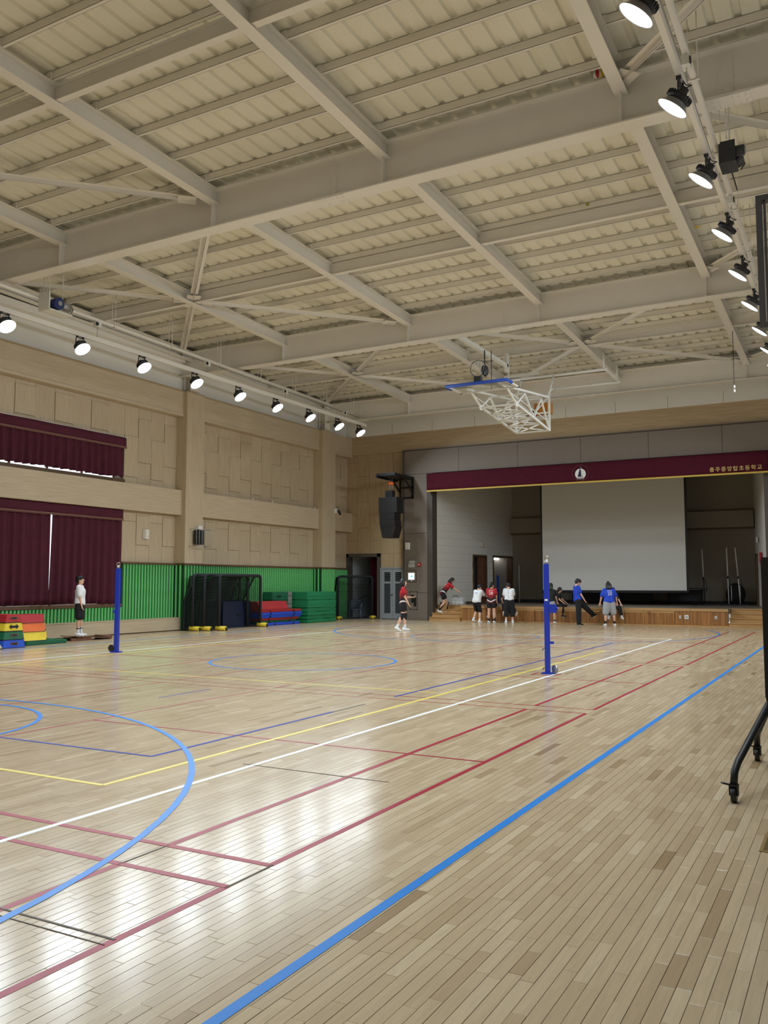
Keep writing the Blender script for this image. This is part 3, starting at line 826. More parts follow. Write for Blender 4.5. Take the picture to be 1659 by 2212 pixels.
for gi, gy in enumerate(GY):
    z0 = zb(gy); D = 0.79
    g = ibeam_x('girder', gy, z0, D, 0.32, 0.024, 0.016, X0, X1, ceiling)
    stf = None
    for x in SX[1:5]:
        for s in (-1, 1):
            if stf is None: stf = BOX('stiffener', M['steel'], g, -0.006, 0.006, gy+0.008, gy+0.155, z0+0.024, z0+D-0.024); 
            if s == 1: share(stf, (x, 0, 0), g)
            else: share(stf, (x, -0.163, 0), g)
    stf.location = (SX[0], 0, 0)
    for x in (-8.2, -17.6, -1.4):
        sp = MB()
        sp.box(x-0.34, x+0.34, gy-0.165, gy+0.165, z0-0.012, z0); sp.box(x-0.34, x+0.34, gy-0.165, gy-0.03, z0+D, z0+D+0.012)
        sp.box(x-0.34, x+0.34, gy-0.16, gy-0.02, z0+0.024, z0+0.036); sp.box(x-0.1, x+0.1, gy-0.02, gy-0.008, z0+0.07, z0+D-0.07)
        spo = sp.build('splice_plate', M['steel'], g)
        bm_ = MB()
        bolts(bm_, [(x+i*0.09, gy+j*0.05, z0-0.012) for i in (-3,-2,-1,1,2,3) for j in (-2.4,-1.2,1.2,2.4)], (0,0,-1))
        bolts(bm_, [(x+i*0.05, gy-0.02, z0+0.12+0.075*k) for i in (-1,1) for k in range(8)], (0,-1,0))
        bo = bm_.build('bolts', M['steel'], spo, fix=False); bo['kind'] = 'stuff'
YT = [0.4, 8.98, 17.2, 25.65]
bays = [(YB, GY[0]), (GY[0], GY[1]), (GY[1], GY[2]), (GY[2], GY[3]), (GY[3], YE)]
for (a, b) in bays:
    for x in SX: ibeam_y('beam', x, a+0.01, b-0.01, 0.50, 0.30, 0.2, 0.014, 0.01, ceiling)
for y in YT:
    for a, b in zip(SX[:-1], SX[1:]): ibeam_x('tie_beam', y, zb(y)+0.53, 0.26, 0.12, 0.012, 0.008, a+0.006, b-0.006, ceiling)
for k in range(-17, 22):
    y = 12.57 + 0.9225*k
    if y < YB+0.1 or y > YE-0.1: continue
    z = zb(y)+0.805
    mb = MB(); mb.box(X0, X1, y-0.06, y-0.056, z, z+0.14); mb.box(X0, X1, y-0.06, y, z, z+0.005); mb.box(X0, X1, y-0.06, y, z+0.135, z+0.14); mb.box(X0, X1, y-0.004, y, z, z+0.022)
    pu = mb.build('purlin', M['steel'], ceiling)
    if 4 < y < 31:
        c0 = None
        for x in SX:
            if c0 is None: c0 = BOX('cleat', M['steel'], pu, x+0.02, x+0.11, y-0.08, y-0.061, z-0.02, z+0.13); x_0 = x
            else: share(c0, (x-x_0, 0, 0), pu)
# ribbed deck in sheets 1.06 m wide
P_ = 0.354; nsheet = int((X1-X0)/(3*P_))+1
prof = []
for r in range(3):
    b = r*P_
    prof += [(b, 0), (b+0.215, 0.0), (b+0.24, 0.05), (b+0.32, 0.05), (b+0.345, 0.0)]
prof.append((3*P_+0.004, 0))
dm = None
for i in range(nsheet):
    if dm is None:
        v = []; f = []
        n = len(prof)
        for y in (YB-0.1, YE+0.1):
            for x, z in prof: v.append((X0+x, y, zb(y)+0.948+z))
        f = [(j, j+1, n+j+1, n+j) for j in range(n-1)]
        dm = MB().add(v, f).build('deck_sheet', M['deck'], ceiling, fix=False)
    else: share(dm, (i*3*P_, 0, -0.0004*(i % 2)), ceiling)
BOX('roof_slab', M['joint'], ceiling, -20, 2.0, YB-0.4, YE+0.4, 10.2, 10.4)
# end closures so that no sky shows between deck and wall
# diagonal bracing: pairs of angles crossing at the tie beams
def brace(x0, y0, x1, y1):
    a = Vector((x0, y0, zb(y0)+0.63)); b = Vector((x1, y1, zb(y1)+0.63))
    d = (b-a).normalized(); n = Vector((-d.y, d.x, 0))
    mb = MB()
    for s in (-1, 1):
        mb.bar(a+n*s*0.055, b+n*s*0.055, 0.085, 0.008); mb.bar(a+n*s*0.015-Vector((0,0,0.04)), b+n*s*0.015-Vector((0,0,0.04)), 0.007, 0.08)
    o = mb.build('brace', M['steel'], ceiling)
    gp = MB(); gp.obox(b-d*0.15-Vector((0,0,0.05)), (0.36, 0.36, 0.01), Matrix.Rotation(math.atan2(d.y, d.x), 3, 'Z'))
    gp.obox(a+d*0.15-Vector((0,0,0.05)), (0.36, 0.36, 0.01), Matrix.Rotation(math.atan2(d.y, d.x), 3, 'Z'))
    gp.build('gusset_plate', M['steel'], o)
def xbrace(cx, bay):
    y0, y1 = bays[bay]; ym = YT[bay] if bay < 4 else (y0+y1)/2
    for sx in (-1, 1):
        for yy in (y0+0.25, y1-0.25):
            xx = cx + sx*4.0
            if -19.4 < xx < 1.5: brace(cx+sx*0.12, ym+(0.12 if yy > ym else -0.12), xx, yy)
xbrace(-15.3, 1); xbrace(-15.3, 2); xbrace(-15.3, 3); xbrace(-7.08, 3); xbrace(1.1, 1); xbrace(1.1, 2); xbrace(1.1, 3)

# ------------------------------------------------------------------ lamps on their rails
def make_lamp(tilt, label, group):
    """high-bay lamp; local origin at the rail hook, hangs down, faces -Z tilted about Y by tilt"""
    r = empty('high_bay_lamp', (0, 0, 0), 0, label, 'lamp', group)
    R3 = Matrix.Rotation(tilt, 3, 'Y')
    piv = Vector((0, 0, -0.21)); ax = R3 @ Vector((0, 0, -1)); ay = Vector((0, 1, 0)); axx = R3 @ Vector((1, 0, 0))
    yk = MB(); yk.tube([piv+ay*0.13, piv+ay*0.13+Vector((0,0,0.12)), Vector((0,0.10,-0.03)), Vector((0,-0.10,-0.03)), piv-ay*0.13+Vector((0,0,0.12)), piv-ay*0.13], 0.014, 8)
    yk.build('yoke', M['charcoal'], r)
    hd = MB(); hd.lathe([(0.0,-0.10),(0.055,-0.10),(0.06,-0.03),(0.07,-0.02),(0.15,0.0),(0.155,0.05),(0.11,0.07),(0,0.07)], piv, ax, 24)
    body = hd.build('housing', M['charcoal'], r)
    fn = MB()
    for i in range(24):
        t = 2*PI*i/24; dvec = (axx*math.cos(t)+ay*math.sin(t)); tn = ax.cross(dvec)
        m3 = Matrix((dvec, tn, ax)).transposed(); fn.obox(piv+dvec*0.135+ax*0.022, (0.06, 0.007, 0.055), m3)
    fn.build('cooling_fins', M['charcoal'], body)
    MB().lathe([(0.10,0.06),(0.115,0.075),(0.15,0.10),(0.2,0.165),(0.206,0.165),(0.206,0.172),(0.198,0.172),(0.196,0.166)], piv, ax, 28).build('reflector', M['reflector'], r)
    MB().lathe([(0.195,0.160),(0.17,0.168),(0.09,0.174),(0.0,0.176)], piv, ax, 28).build('lens', M['lens'], r)
    cb = MB(); cb.tube([piv-ax*0.1, piv-ax*0.16+axx*0.05, Vector((0.06,0.05,-0.06)), Vector((0.03,0.04,0.0))], 0.007, 6); cb.build('cable', M['black'], r)
    cl = BOX('clamp', M['charcoal'], r, -0.03, 0.03, -0.11, -0.08, -0.04, -0.001); BOX('clamp', M['charcoal'], r, -0.03, 0.03, 0.08, 0.11, -0.04, -0.001)
    L = bpy.data.lights.new('lamp_light', 'AREA'); L.shape = 'DISK'; L.size = 0.37; L.energy = LAMP_W; L.color = (0.81, 0.915, 1.0); L.spread = math.radians(138)
    lo = bpy.data.objects.new('lamp_light', L); C.objects.link(lo); lo.parent = r
    lo.location = piv+ax*0.182; lo.rotation_euler = Euler((0, tilt, 0))
    return r
ordl = ['first', 'second', 'third', 'fourth', 'fifth', 'sixth', 'seventh', 'eighth', 'ninth']
LY = [12.75, 14.95, 17.1, 19.25, 21.3, 23.3, 25.3, 27.25, 28.85]
RY = [8.67, 10.67, 12.87, 15.14, 17.31, 19.4, 21.5, 23.5, 25.5, 27.5]
def lamp_row(x, zrail, tilt, ys, labels, group, xr):
    rail = empty('lamp_rail', (x, 0, zrail), 0, group[0], 'rail')
    y1 = max(ys)+0.55
    BOX('channel', M['steel'], rail, -0.035, 0.035, YB+0.5, y1, 0.0, 0.12)
    cw = MB()
    first = make_lamp(tilt, labels[0], group[1])
    for i, y in enumerate(ys):
        o = first if i == 0 else copy_tree(first)
        o.location = (x, y, zrail); o['label'] = labels[i]; o['group'] = group[1]
    pipe = empty('hoist_pipe', (x+xr, 0, zrail+0.62), 0, group[2], 'pipe')
    pipe_end = y1
    def pz(y): return -0.0145*(y-12.6)
    MB().cyl((0, YB+0.3, pz(YB)), (0, pipe_end, pz(pipe_end)), 0.045, 12).build('pipe_tube', M['steel'], pipe)
    wr_ = MB()
    for q in (-0.03, -0.01, 0.01, 0.03): wr_.cyl((0.09*(-1 if x < -9 else -1)+q*0.6, YB+0.5, pz(YB)-0.05), (-0.09+q*0.6, pipe_end-0.3, pz(pipe_end)-0.05), 0.006, 5)
    wr_.build('hoist_wires', M['galv'], pipe)
    for y in [q+1.1 for q in ys[:-1]]:
        if y > pipe_end: continue
        hg = MB()
        zt = zb(y)+0.80-(zrail+0.62)
        hg.cyl((0.06, y, pz(y)), (0.06, y, zt), 0.008, 6); hg.cyl((-0.06, y, pz(y)), (-0.06, y, zt), 0.008, 6)
        hg.box(-0.08, 0.08, y-0.02, y+0.02, pz(y)-0.055, pz(y)-0.045); hg.cyl((0,y-0.02,pz(y)),(0,y+0.02,pz(y)),0.056,10)
        hg.build('hanger', M['steel'], pipe)
    for y in [q+0.55 for q in ys[1::2]]:
        if y > pipe_end: continue
        pu = MB(); pu.box(-0.05, 0.05, y-0.09, y+0.09, pz(y)-0.18, pz(y)-0.05)
        pb = pu.build('pulley_box', M['whitemetal'], pipe)
        MB().cyl((0.052,y-0.06,pz(y)-0.12),(0.066,y-0.06,pz(y)-0.12),0.05,12).build('pulley_wheel', M['black'], pb)
        ch = MB(); ch.cyl((0,y,pz(y)-0.18),(0,y,-0.50),0.005,5)
        for q in range(4): ch.sphere((0,y,pz(y)-0.25-q*0.06),0.014,6,4)
        ch.build('hoist_chain', M['galv'], pb)
    return rail, pipe
labL = ['lit high-bay lamp, %s along the left rail from the viewer' % ordl[i] for i in range(9)]
lamp_row(-17.0, 7.74, -0.66, LY, labL, ('white channel rail carrying the left row of lamps', 'lamps on the left rail', 'white hoist pipe above the left lamp rail'), 0.0)
ordr = ordl + ['tenth']
labR = ['lit high-bay lamp, %s along the right rail from the viewer' % ordr[i] for i in range(10)]
lamp_row(-1.68, 7.74, 0.64, RY, labR, ('white channel rail carrying the right row of lamps', 'lamps on the right rail', 'white hoist pipe above the right lamp rail'), 0.0)
# the same rows go on over the viewer
extra = make_lamp(-0.66, 'lit high-bay lamp on the left rail, first one out of frame', 'lamps behind the viewer')
extra.location = (-17.0, 10.55, 7.74)
for i, (x, y) in enumerate([(-17.0, 8.4), (-17.0, 6.2), (-17.0, 4.0)]):
    o = copy_tree(extra); o.location = (x, y, 7.74); o['label'] = ('lit high-bay lamp on the left rail, second one out of frame', 'lit high-bay lamp on the left rail, third one out of frame', 'lit high-bay lamp on the left rail, fourth one out of frame')[i]
extra2 = make_lamp(0.64, 'lit high-bay lamp on the right rail, first one out of frame', 'lamps above the viewer')
extra2.location = (-1.68, 6.5, 7.74)
for i, (x, y) in enumerate([(-1.68, 4.4), (-1.68, 2.2)]):
    o = copy_tree(extra2); o.location = (x, y, 7.74); o['label'] = ('lit high-bay lamp on the right rail, second one out of frame', 'lit high-bay lamp on the right rail, third one out of frame')[i]
#@@OBJ
# ------------------------------------------------------------------ text helper
def text_mesh(name, body, size, mat, parent, loc, rot, ext=0.004, align='CENTER', spacing=1.0):
    cu = bpy.data.curves.new(name, 'FONT'); cu.body = body; cu.size = size; cu.extrude = ext; cu.align_x = align; cu.align_y = 'CENTER'; cu.space_character = spacing
    cu.resolution_u = 3
    t = bpy.data.objects.new(name+'_tmp', cu); C.objects.link(t)
    bpy.context.view_layer.update()
    me = bpy.data.meshes.new_from_object(t.evaluated_get(bpy.context.evaluated_depsgraph_get()))
    bpy.data.objects.remove(t); bpy.data.curves.remove(cu)
    me.materials.clear(); me.materials.append(mat)
    o = bpy.data.objects.new(name, me); C.objects.link(o); o.location = loc; o.rotation_euler = rot
    if parent: o.parent = parent
    return o
FACE = (PI/2, 0, 0)      # text standing upright, read from -Y

# ------------------------------------------------------------------ stage dressing
sc_ = empty('projection_screen', (-8.98, 36.1, 0), 0, 'large white projection screen hanging over the stage', 'screen')
BOX('screen_cloth', M['screen'], sc_, -2.98, 2.98, -0.004, 0.004, 1.22, 6.6)
bm_ = MB(); bm_.box(-3.06,-2.98,-0.004,0.004,1.22,6.6); bm_.box(2.98,3.06,-0.004,0.004,1.22,6.6); bm_.box(-3.06,3.06,-0.004,0.004,1.14,1.22)
bm_.build('black_border', M['black'], sc_)
MB().cyl((-3.08,0,1.13),(3.08,0,1.13),0.025,10).build('weight_bar', M['black'], sc_)
MB().cyl((-3.15,0,6.65),(3.15,0,6.65),0.09,14).build('roller_case', M['white'], sc_)
for s in (-2.6, 2.6): MB().cyl((s,0,6.72),(s,0,7.3),0.012,6).build('hanging_rod', M['galv'], sc_)

bn = empty('stage_valance', (0, 31.72, 0), 0, 'long maroon banner across the stage top with emblem and gold Korean lettering', 'banner')
v = []; f = []; n = 160
for j in range(6):
    for i in range(n+1):
        u = i/n; v.append((-15.43+12.95*u, 0.012*math.sin(u*70)*(1-j/5)+0.006*math.sin(u*31+j), 5.32+0.71*j/5))
for j in range(5):
    for i in range(n): f.append((j*(n+1)+i, j*(n+1)+i+1, (j+1)*(n+1)+i+1, (j+1)*(n+1)+i))
o = MB().add(v, f, True).build('banner_cloth', M['maroon'], bn, fix=False); q = o.modifiers.new('thick', 'SOLIDIFY'); q.thickness = 0.014
BOX('gold_trim', M['gold'], bn, -15.43, -2.48, -0.022, 0.012, 5.27, 5.33)
BOX('pelmet', M['greytrim'], bn, -15.43, -2.48, 0.03, 0.17, 5.5, 6.03)
text_mesh('gold_lettering', '충주중앙탑초등학교', 0.185, M['letter'], bn, (-3.54, -0.03, 5.465), FACE, 0.006, 'CENTER', 1.24)
em = MB()
ring = [( -8.98+0.31*math.cos(t), -0.026, 5.65+0.31*math.sin(t)) for t in [2*PI*i/40 for i in range(40)]]
embl = MB().tube(ring, 0.006, 5, closed=True).build('emblem_ring', M['fringe'], bn)
def disc_cut(cx, cz, r, zmin, y, dy):
    pts = [(cx+r*math.cos(t), cz+r*math.sin(t)) for t in [2*PI*i/48 for i in range(48)]]
    return MB().prism([(a, y, max(b, zmin)) for a, b in pts], (0, dy, 0))
disc_cut(-8.98, 5.615, 0.205, 5.475, -0.026, -0.008).build('emblem_disc', M['print_white'], bn)
pg = [(-0.105,0),(0.1,0),(0.085,0.035),(0.075,0.04),(0.078,0.085),(0.09,0.09),(0.055,0.105),(0.05,0.15),(0.062,0.155),(0.04,0.17),(0.036,0.2),(0.045,0.205),(0.026,0.22),(0.022,0.25),(0.03,0.255),(0.014,0.27),(0.003,0.40)]
poly = [(-8.99+x, -0.036, 5.51+z) for x, z in pg] + [(-8.99-x, -0.036, 5.51+z) for x, z in reversed(pg[1:])]
MB().prism(poly[1:], (0, -0.005, 0)).build('emblem_pagoda', M['navyprint'], bn)
MB().prism([(-8.975+x, -0.040, 5.51+z) for x, z in ((0.03,0.02),(0.06,0.02),(0.035,0.3),(0.004,0.41),(0.02,0.28))], (0,-0.003,0)).build('emblem_highlight', M['print_white'], bn)
text_mesh('emblem_lettering', '충주중앙탑', 0.062, M['print_white'], bn, (-8.98, -0.032, 5.435), FACE, 0.003)

# things on the grey panels beside the stage
def wall_speaker(loc, rz, label, w=0.2, hgt=0.28):
    r = empty('wall_speaker', loc, rz, label, 'speaker')
    MB().prism([(-w/2,0,-hgt/2),(w/2,0,-hgt/2),(w/2-0.02,-0.1,-hgt/2+0.01),(-w/2+0.02,-0.1,-hgt/2+0.01)], (0,0,hgt)).build('cabinet', M['white'], r)
    BOX('grille', M['sole'], r, -w/2+0.035, w/2-0.035, -0.108, -0.1, -hgt/2+0.05, hgt/2-0.04)
    MB().cyl((0,-0.108,0.02),(0,-0.113,0.02),0.05,14).build('driver_ring', M['white'], r)
    BOX('wall_bracket', M['white'], r, -0.03, 0.03, 0.0, 0.012, -0.1, 0.1)
wall_speaker((-16.4, YP, 3.05), 0, 'white wall speaker on the grey panel above the exit sign')
wall_speaker((-19.46, 19.88, 3.03), PI/2, 'white wall speaker on the left wood panels')
cg = empty('caged_notice', (-16.22, YP, 2.32), 0, 'wire cage over paper notices on the grey panel', 'cage')
mb = MB()
for i in range(9): mb.cyl((-0.27+i*0.0675,-0.06,-0.19),(-0.27+i*0.0675,-0.06,0.19),0.005,5)
for i in range(6): mb.cyl((-0.27,-0.06,-0.19+i*0.076),(0.27,-0.06,-0.19+i*0.076),0.006,5)
for sx in (-0.27,0.27):
    for sz in (-0.19,0.19): mb.cyl((sx,-0.06,sz),(sx,0,sz),0.006,5)
mb.build('wire_cage', M['galv'], cg)
BOX('paper_notice', M['print_white'], cg, -0.12, 0.14, -0.012, 0, 0.02, 0.13); BOX('paper_notice', M['print_white'], cg, -0.15, 0.14, -0.016, -0.004, -0.15, 0.0)
fa = empty('fire_alarm', (-15.86, YP, 2.28), 0, 'small red fire alarm with pale button on the grey panel', 'alarm')
BOX('alarm_body', M['red'], fa, -0.07, 0.07, -0.05, 0, -0.08, 0.08); MB().cyl((0,-0.05,0),(0,-0.07,0),0.03,12).build('button', M['white'], fa)
ex = empty('exit_sign', (-16.22, YP, 1.8), 0, 'lit square exit sign with green arrow on the grey panel', 'sign')
BOX('sign_case', M['white'], ex, -0.15, 0.15, -0.05, 0, -0.15, 0.15); BOX('lit_face', M['exit'], ex, -0.13, 0.13, -0.055, -0.05, -0.13, 0.13)
MB().prism([(x,-0.056,z) for x, z in ((-0.08,-0.012),(0.01,-0.012),(-0.02,-0.05),(0.02,-0.05),(0.08,0.0),(0.02,0.05),(-0.02,0.05),(0.01,0.012),(-0.08,0.012))], (0,-0.003,0)).build('green_arrow', M['exitgreen'], ex)
MB().prism([(-0.05,-0.03,-0.16),(0.05,-0.03,-0.16),(0.015,-0.03,-0.21),(-0.015,-0.03,-0.21)], (0,0.03,0)).build('lamp_stub', M['white'], ex)
for lab, x0, x1, z0, z1 in (('shallow framed access panel under the exit sign', -16.5, -16.0, 1.55, 2.04), ('framed recessed hydrant niche low on the grey panel', -16.32, -15.95, 0.42, 1.18)):
    r = empty('access_panel', ((x0+x1)/2, YP, z0), 0, lab, 'panel')
    w = (x1-x0)/2; hh = z1-z0
    fm = MB(); fm.box(-w,-w+0.03,-0.012,0,0,hh); fm.box(w-0.03,w,-0.012,0,0,hh); fm.box(-w,w,-0.012,0,0,0.03); fm.box(-w,w,-0.012,0,hh-0.03,hh)
    fm.build('panel_frame', M['greytrim'], r); BOX('panel_door', M['greywall'], r, -w+0.03, w-0.03, -0.006, 0, 0.03, hh-0.03)
    if z0 < 1: BOX('nozzle_valve', M['black'], r, 0.03, 0.12, -0.05, -0.006, 0.15, 0.5); BOX('hose_reel', M['black'], r, -0.1, 0.0, -0.04, -0.006, 0.3, 0.62)

# line-array loudspeaker
la = empty('line_array_speaker', (-16.47, 30.55, 0), 0, 'black hanging line-array loudspeaker on a wall bracket', 'speaker')
def trap(y0, y1, x0a, x1a, x0b, x1b, z1, z0): return [(x0b,y0,z0),(x1b,y0,z0),(x1b,y1,z0),(x0b,y1,z0),(x0a,y0,z1),(x1a,y0,z1),(x1a,y1,z1),(x0a,y1,z1)]
BF = [(0,3,2,1),(4,5,6,7),(0,1,5,4),(1,2,6,5),(2,3,7,6),(3,0,4,7)]
tiers = [((-0.42,0.40),(-0.41,0.42),4.97,4.34),((-0.40,0.30),(-0.39,0.29),4.33,4.08),((-0.39,0.31),(-0.37,0.32),4.07,3.82),((-0.36,0.36),(-0.25,0.22),3.81,3.33)]
for (ta, tb, z1, z0) in tiers:
    b = MB().add(trap(-0.28,0.28,ta[0],ta[1],tb[0],tb[1],z1,z0), BF).build('speaker_cabinet', M['black'], la)
    fr_ = MB().box(ta[0]+0.01, ta[1]-0.14, -0.292, -0.28, z1-0.03, z1-0.015).build('trim_strip', M['charcoal'], b)
BOX('rigging_frame', M['blackmetal'], la, -0.2, 0.12, -0.12, 0.12, 4.97, 5.26)
mb = MB()
for s in (-0.06, 0.05): mb.tube([(s,0,5.26),(s+0.01,0,5.4),(s,0,5.55),(s-0.005,0,5.84)],0.012,6)
mb.build('hoist_chain', M['galv'], la)
MB().sphere((-0.05,0,5.57),0.09,12,8,(1,0.8,1)).build('hoist_motor', M['orange'], la); MB().sphere((0.07,-0.03,5.55),0.07,12,8).build('hoist_pulley', M['orange'], la)
mb = MB(); mb.obox((-0.07,0.5,5.9),(0.86,1.7,0.1)); mb.box(-0.5,-0.42,-0.4,1.4,5.78,5.86)
mb.box(0.28,0.36,1.28,1.36,5.05,5.9); mb.box(-0.3,0.36,1.28,1.36,5.05,5.11); mb.box(-0.3,0.36,1.28,1.36,5.48,5.54); mb.box(-0.3,-0.24,1.28,1.36,5.05,5.9); mb.bar((0.32,0.5,5.86),(0.32,1.32,5.3),0.06,0.06); mb.bar((-0.27,0.5,5.86),(-0.27,1.32,5.3),0.06,0.06)
mb.build('wall_bracket', M['blackmetal'], la)

# caged heater speaker on the first column, security camera on the second
cs = empty('caged_speaker', (-19.05, 21.8, 3.0), 0, 'black box speaker in a wire cage on the wood column', 'speaker')
BOX('speaker_box', M['black'], cs, 0.06, 0.22, -0.2, 0.12, -0.22, 0.25)
for i in range(3): BOX('rib', M['charcoal'], cs, 0.22, 0.235, -0.16+i*0.1, -0.12+i*0.1, -0.2, 0.23)
mb = MB()
for i in range(6): mb.cyl((0.3,-0.34+i*0.14,-0.28),(0.3,-0.34+i*0.14,0.27),0.008,5)
for z in (-0.28,0.27): mb.cyl((0.3,-0.34,z),(0.3,0.36,z),0.01,5); mb.cyl((0.3,-0.34,z),(0,-0.34,z),0.01,5); mb.cyl((0.3,0.36,z),(0,0.36,z),0.01,5)
mb.build('wire_cage', M['galv'], cs); BOX('junction_box', M['white'], cs, 0.0, 0.12, -0.04, 0.16, 0.28, 0.4)
cc = empty('security_camera', (-19.05, 30.44, 4.5), 0, 'small black security camera on a white base high on the corner column', 'camera')
BOX('base', M['white'], cc, 0, 0.05, -0.1, 0.05, -0.06, 0.12); MB().cyl((0.05,0.0,0.02),(0.14,0.0,-0.03),0.015,8).build('arm', M['white'], cc)
MB().cyl((0.1,0.05,0.04),(0.26,-0.05,-0.12),0.05,12).build('camera_barrel', M['black'], cc)

# ------------------------------------------------------------------ volleyball posts
def vpost(loc, rz, label, winch):
    r = empty('volleyball_post', loc, rz, label, 'post', 'blue volleyball posts')
    BOX('post_tube', M['blue'], r, -0.045, 0.045, -0.04, 0.04, 0.02, 1.84)
    MB().cyl((0,0,1.84),(0,0,1.90),0.032,12).build('top_collar', M['galv'], r)
    MB().lathe([(0.042,-0.02),(0.028,-0.008),(0.028,0.008),(0.042,0.02)], (0,0,1.935), (0.5,-0.86,0), 16).build('rope_pulley', M['chrome'], r)
    MB().tube([(0,0,1.9),(0.038,0.01,1.925),(0.03,0.01,1.975),(-0.03,-0.01,1.975),(-0.038,-0.01,1.925),(0,0,1.9)],0.007,6).build('pulley_guard', M['chrome'], r)
    bp = MB(); bp.box(-0.10,0.10,-0.09,0.09,0,0.02); bp.build('base_plate', M['blue'], r)
    wl = MB().cyl((0.105,-0.03,0.08),(0.135,-0.01,0.08),0.075,16) if winch else MB().cyl((-0.10,-0.05,0.09),(-0.10,-0.02,0.09),0.075,16)
    wl.build('transport_wheel', M['galv'] if winch else M['black'], r)
    if winch:
        BOX('winch_box', M['blue'], r, 0.045, 0.16, -0.06, 0.06, 1.02, 1.16); MB().cyl((0.16,0,1.09),(0.18,0,1.09),0.03,10).build('winch_hub', M['blue'], r)
        BOX('rope_cleat', M['blue'], r, 0.045, 0.11, -0.02, 0.02, 0.50, 0.54)
        for z in (0.42, 0.10): MB().tube([(-0.045,0,z),(-0.075,0,z),(-0.08,0,z-0.04)],0.007,6).build('hook', M['black'], r)
        BOX('sticker', M['print_white'], r, -0.03, 0.02, -0.042, -0.04, 1.22, 1.25); BOX('rope_bracket', M['blue'], r, -0.06, -0.045, -0.03, 0.03, 1.12, 1.15)
    else:
        BOX('winch_box', M['blue'], r, -0.09, -0.045, -0.03, 0.03, 0.86, 0.92)
vpost((-4.62, 14.12, 0), 0.25, 'blue volleyball post standing on the white line, nearer of the two', True)
vpost((-14.38, 13.9, 0), 0.25, 'blue volleyball post in front of the burgundy curtain, farther of the two', False)

# ------------------------------------------------------------------ futsal goals stored by the wall
def goal(loc, rz, W_, H_, Dp, label, rollers):
    r = empty('futsal_goal', loc, rz, label, 'goal', 'dark folding goals by the left wall')
    R_ = 0.05
    def bent(pts): return pts
    MB().tube([(0,0,0.02),(0,0,H_-0.12),(0,0.04,H_-0.03),(0,0.12,H_),(0,W_-0.12,H_),(0,W_-0.04,H_-0.03),(0,W_,H_-0.12),(0,W_,0.02)], R_, 10).build('front_frame', M['padframe'], r)
    mb = MB()
    for y in (0.0, W_): mb.tube([(0,y,0.05),(-Dp,y,0.05),(-Dp*0.95,y,H_*0.5),(-Dp*0.35,y,H_-0.05),(0,y,H_-0.03)],0.03,8)
    mb.tube([(-Dp,0,0.05),(-Dp,W_,0.05)],0.03,8)
    mb.build('rear_frame', M['padframe'], r)
    nt_ = MB(); sp = 0.045; t = 0.0048
    prof = [(-Dp,0.05),(-Dp*0.95,H_*0.5),(-Dp*0.35,H_-0.05),(0,H_-0.03)]
    m = int(W_/sp)
    for i in range(m+1):
        y = W_*i/m
        for (x0,z0),(x1,z1) in zip(prof[:-1], prof[1:]): nt_.bar((x0,y,z0),(x1,y,z1),t*2,t*2)
    for (x0,z0),(x1,z1) in zip(prof[:-1], prof[1:]):
        L = math.hypot(x1-x0,z1-z0); k = int(L/sp)
        for i in range(k): u = i/k; nt_.bar((x0+(x1-x0)*u,0,z0+(z1-z0)*u),(x0+(x1-x0)*u,W_,z0+(z1-z0)*u),t*2,t*2)
    for y in (0.0, W_):
        k = int(Dp/sp)
        for i in range(k): x = -Dp*i/k; nt_.bar((x,y,0.05),(x,y,H_-0.05 if x > -Dp*0.35 else H_-0.05-(H_*0.5-0.05)*(-x-Dp*0.35)/(Dp*0.6)),t*2,t*2)
        k = int(H_/sp)
        for i in range(k):
            z = H_*i/k; nt_.bar((0,y,z),(-Dp*(1 if z < H_*0.5 else 0.95-0.6*(z-H_*0.5)/(H_*0.5)),y,z),t*2,t*2)
    nt_.build('net', M['net'], r, fix=False)
    for y in rollers:
        ro = MB().cyl((-0.10,y,0.078),(0.26,y,0.078),0.07,14).build('roller_pad', M['yellow'], r)
        mb = MB(); mb.cyl((0.26,y,0.075),(0.30,y,0.075),0.03,8); mb.cyl((0.28,y-0.02,0.03),(0.28,y+0.02,0.03),0.03,8); mb.build('roller_end', M['black'], ro)
goal((-17.98, 21.72, 0), 0.13, 2.65, 1.78, 0.75, 'dark net goal, frontmost of three nested by the wall', (0.0, 2.65))
goal((-18.33, 21.40, 0), 0.13, 2.7, 1.78, 0.75, 'dark net goal, middle one of three nested by the wall', (0.0,))
goal((-18.62, 21.2, 0), 0.10, 2.7, 1.78, 0.35, 'dark net goal, innermost of three nested by the wall', (0.0,))
goal((-18.98, 30.55, 0), -0.55, 1.62, 1.80, 0.4, 'dark net goal standing before the open doorway', (0.0, 1.6))

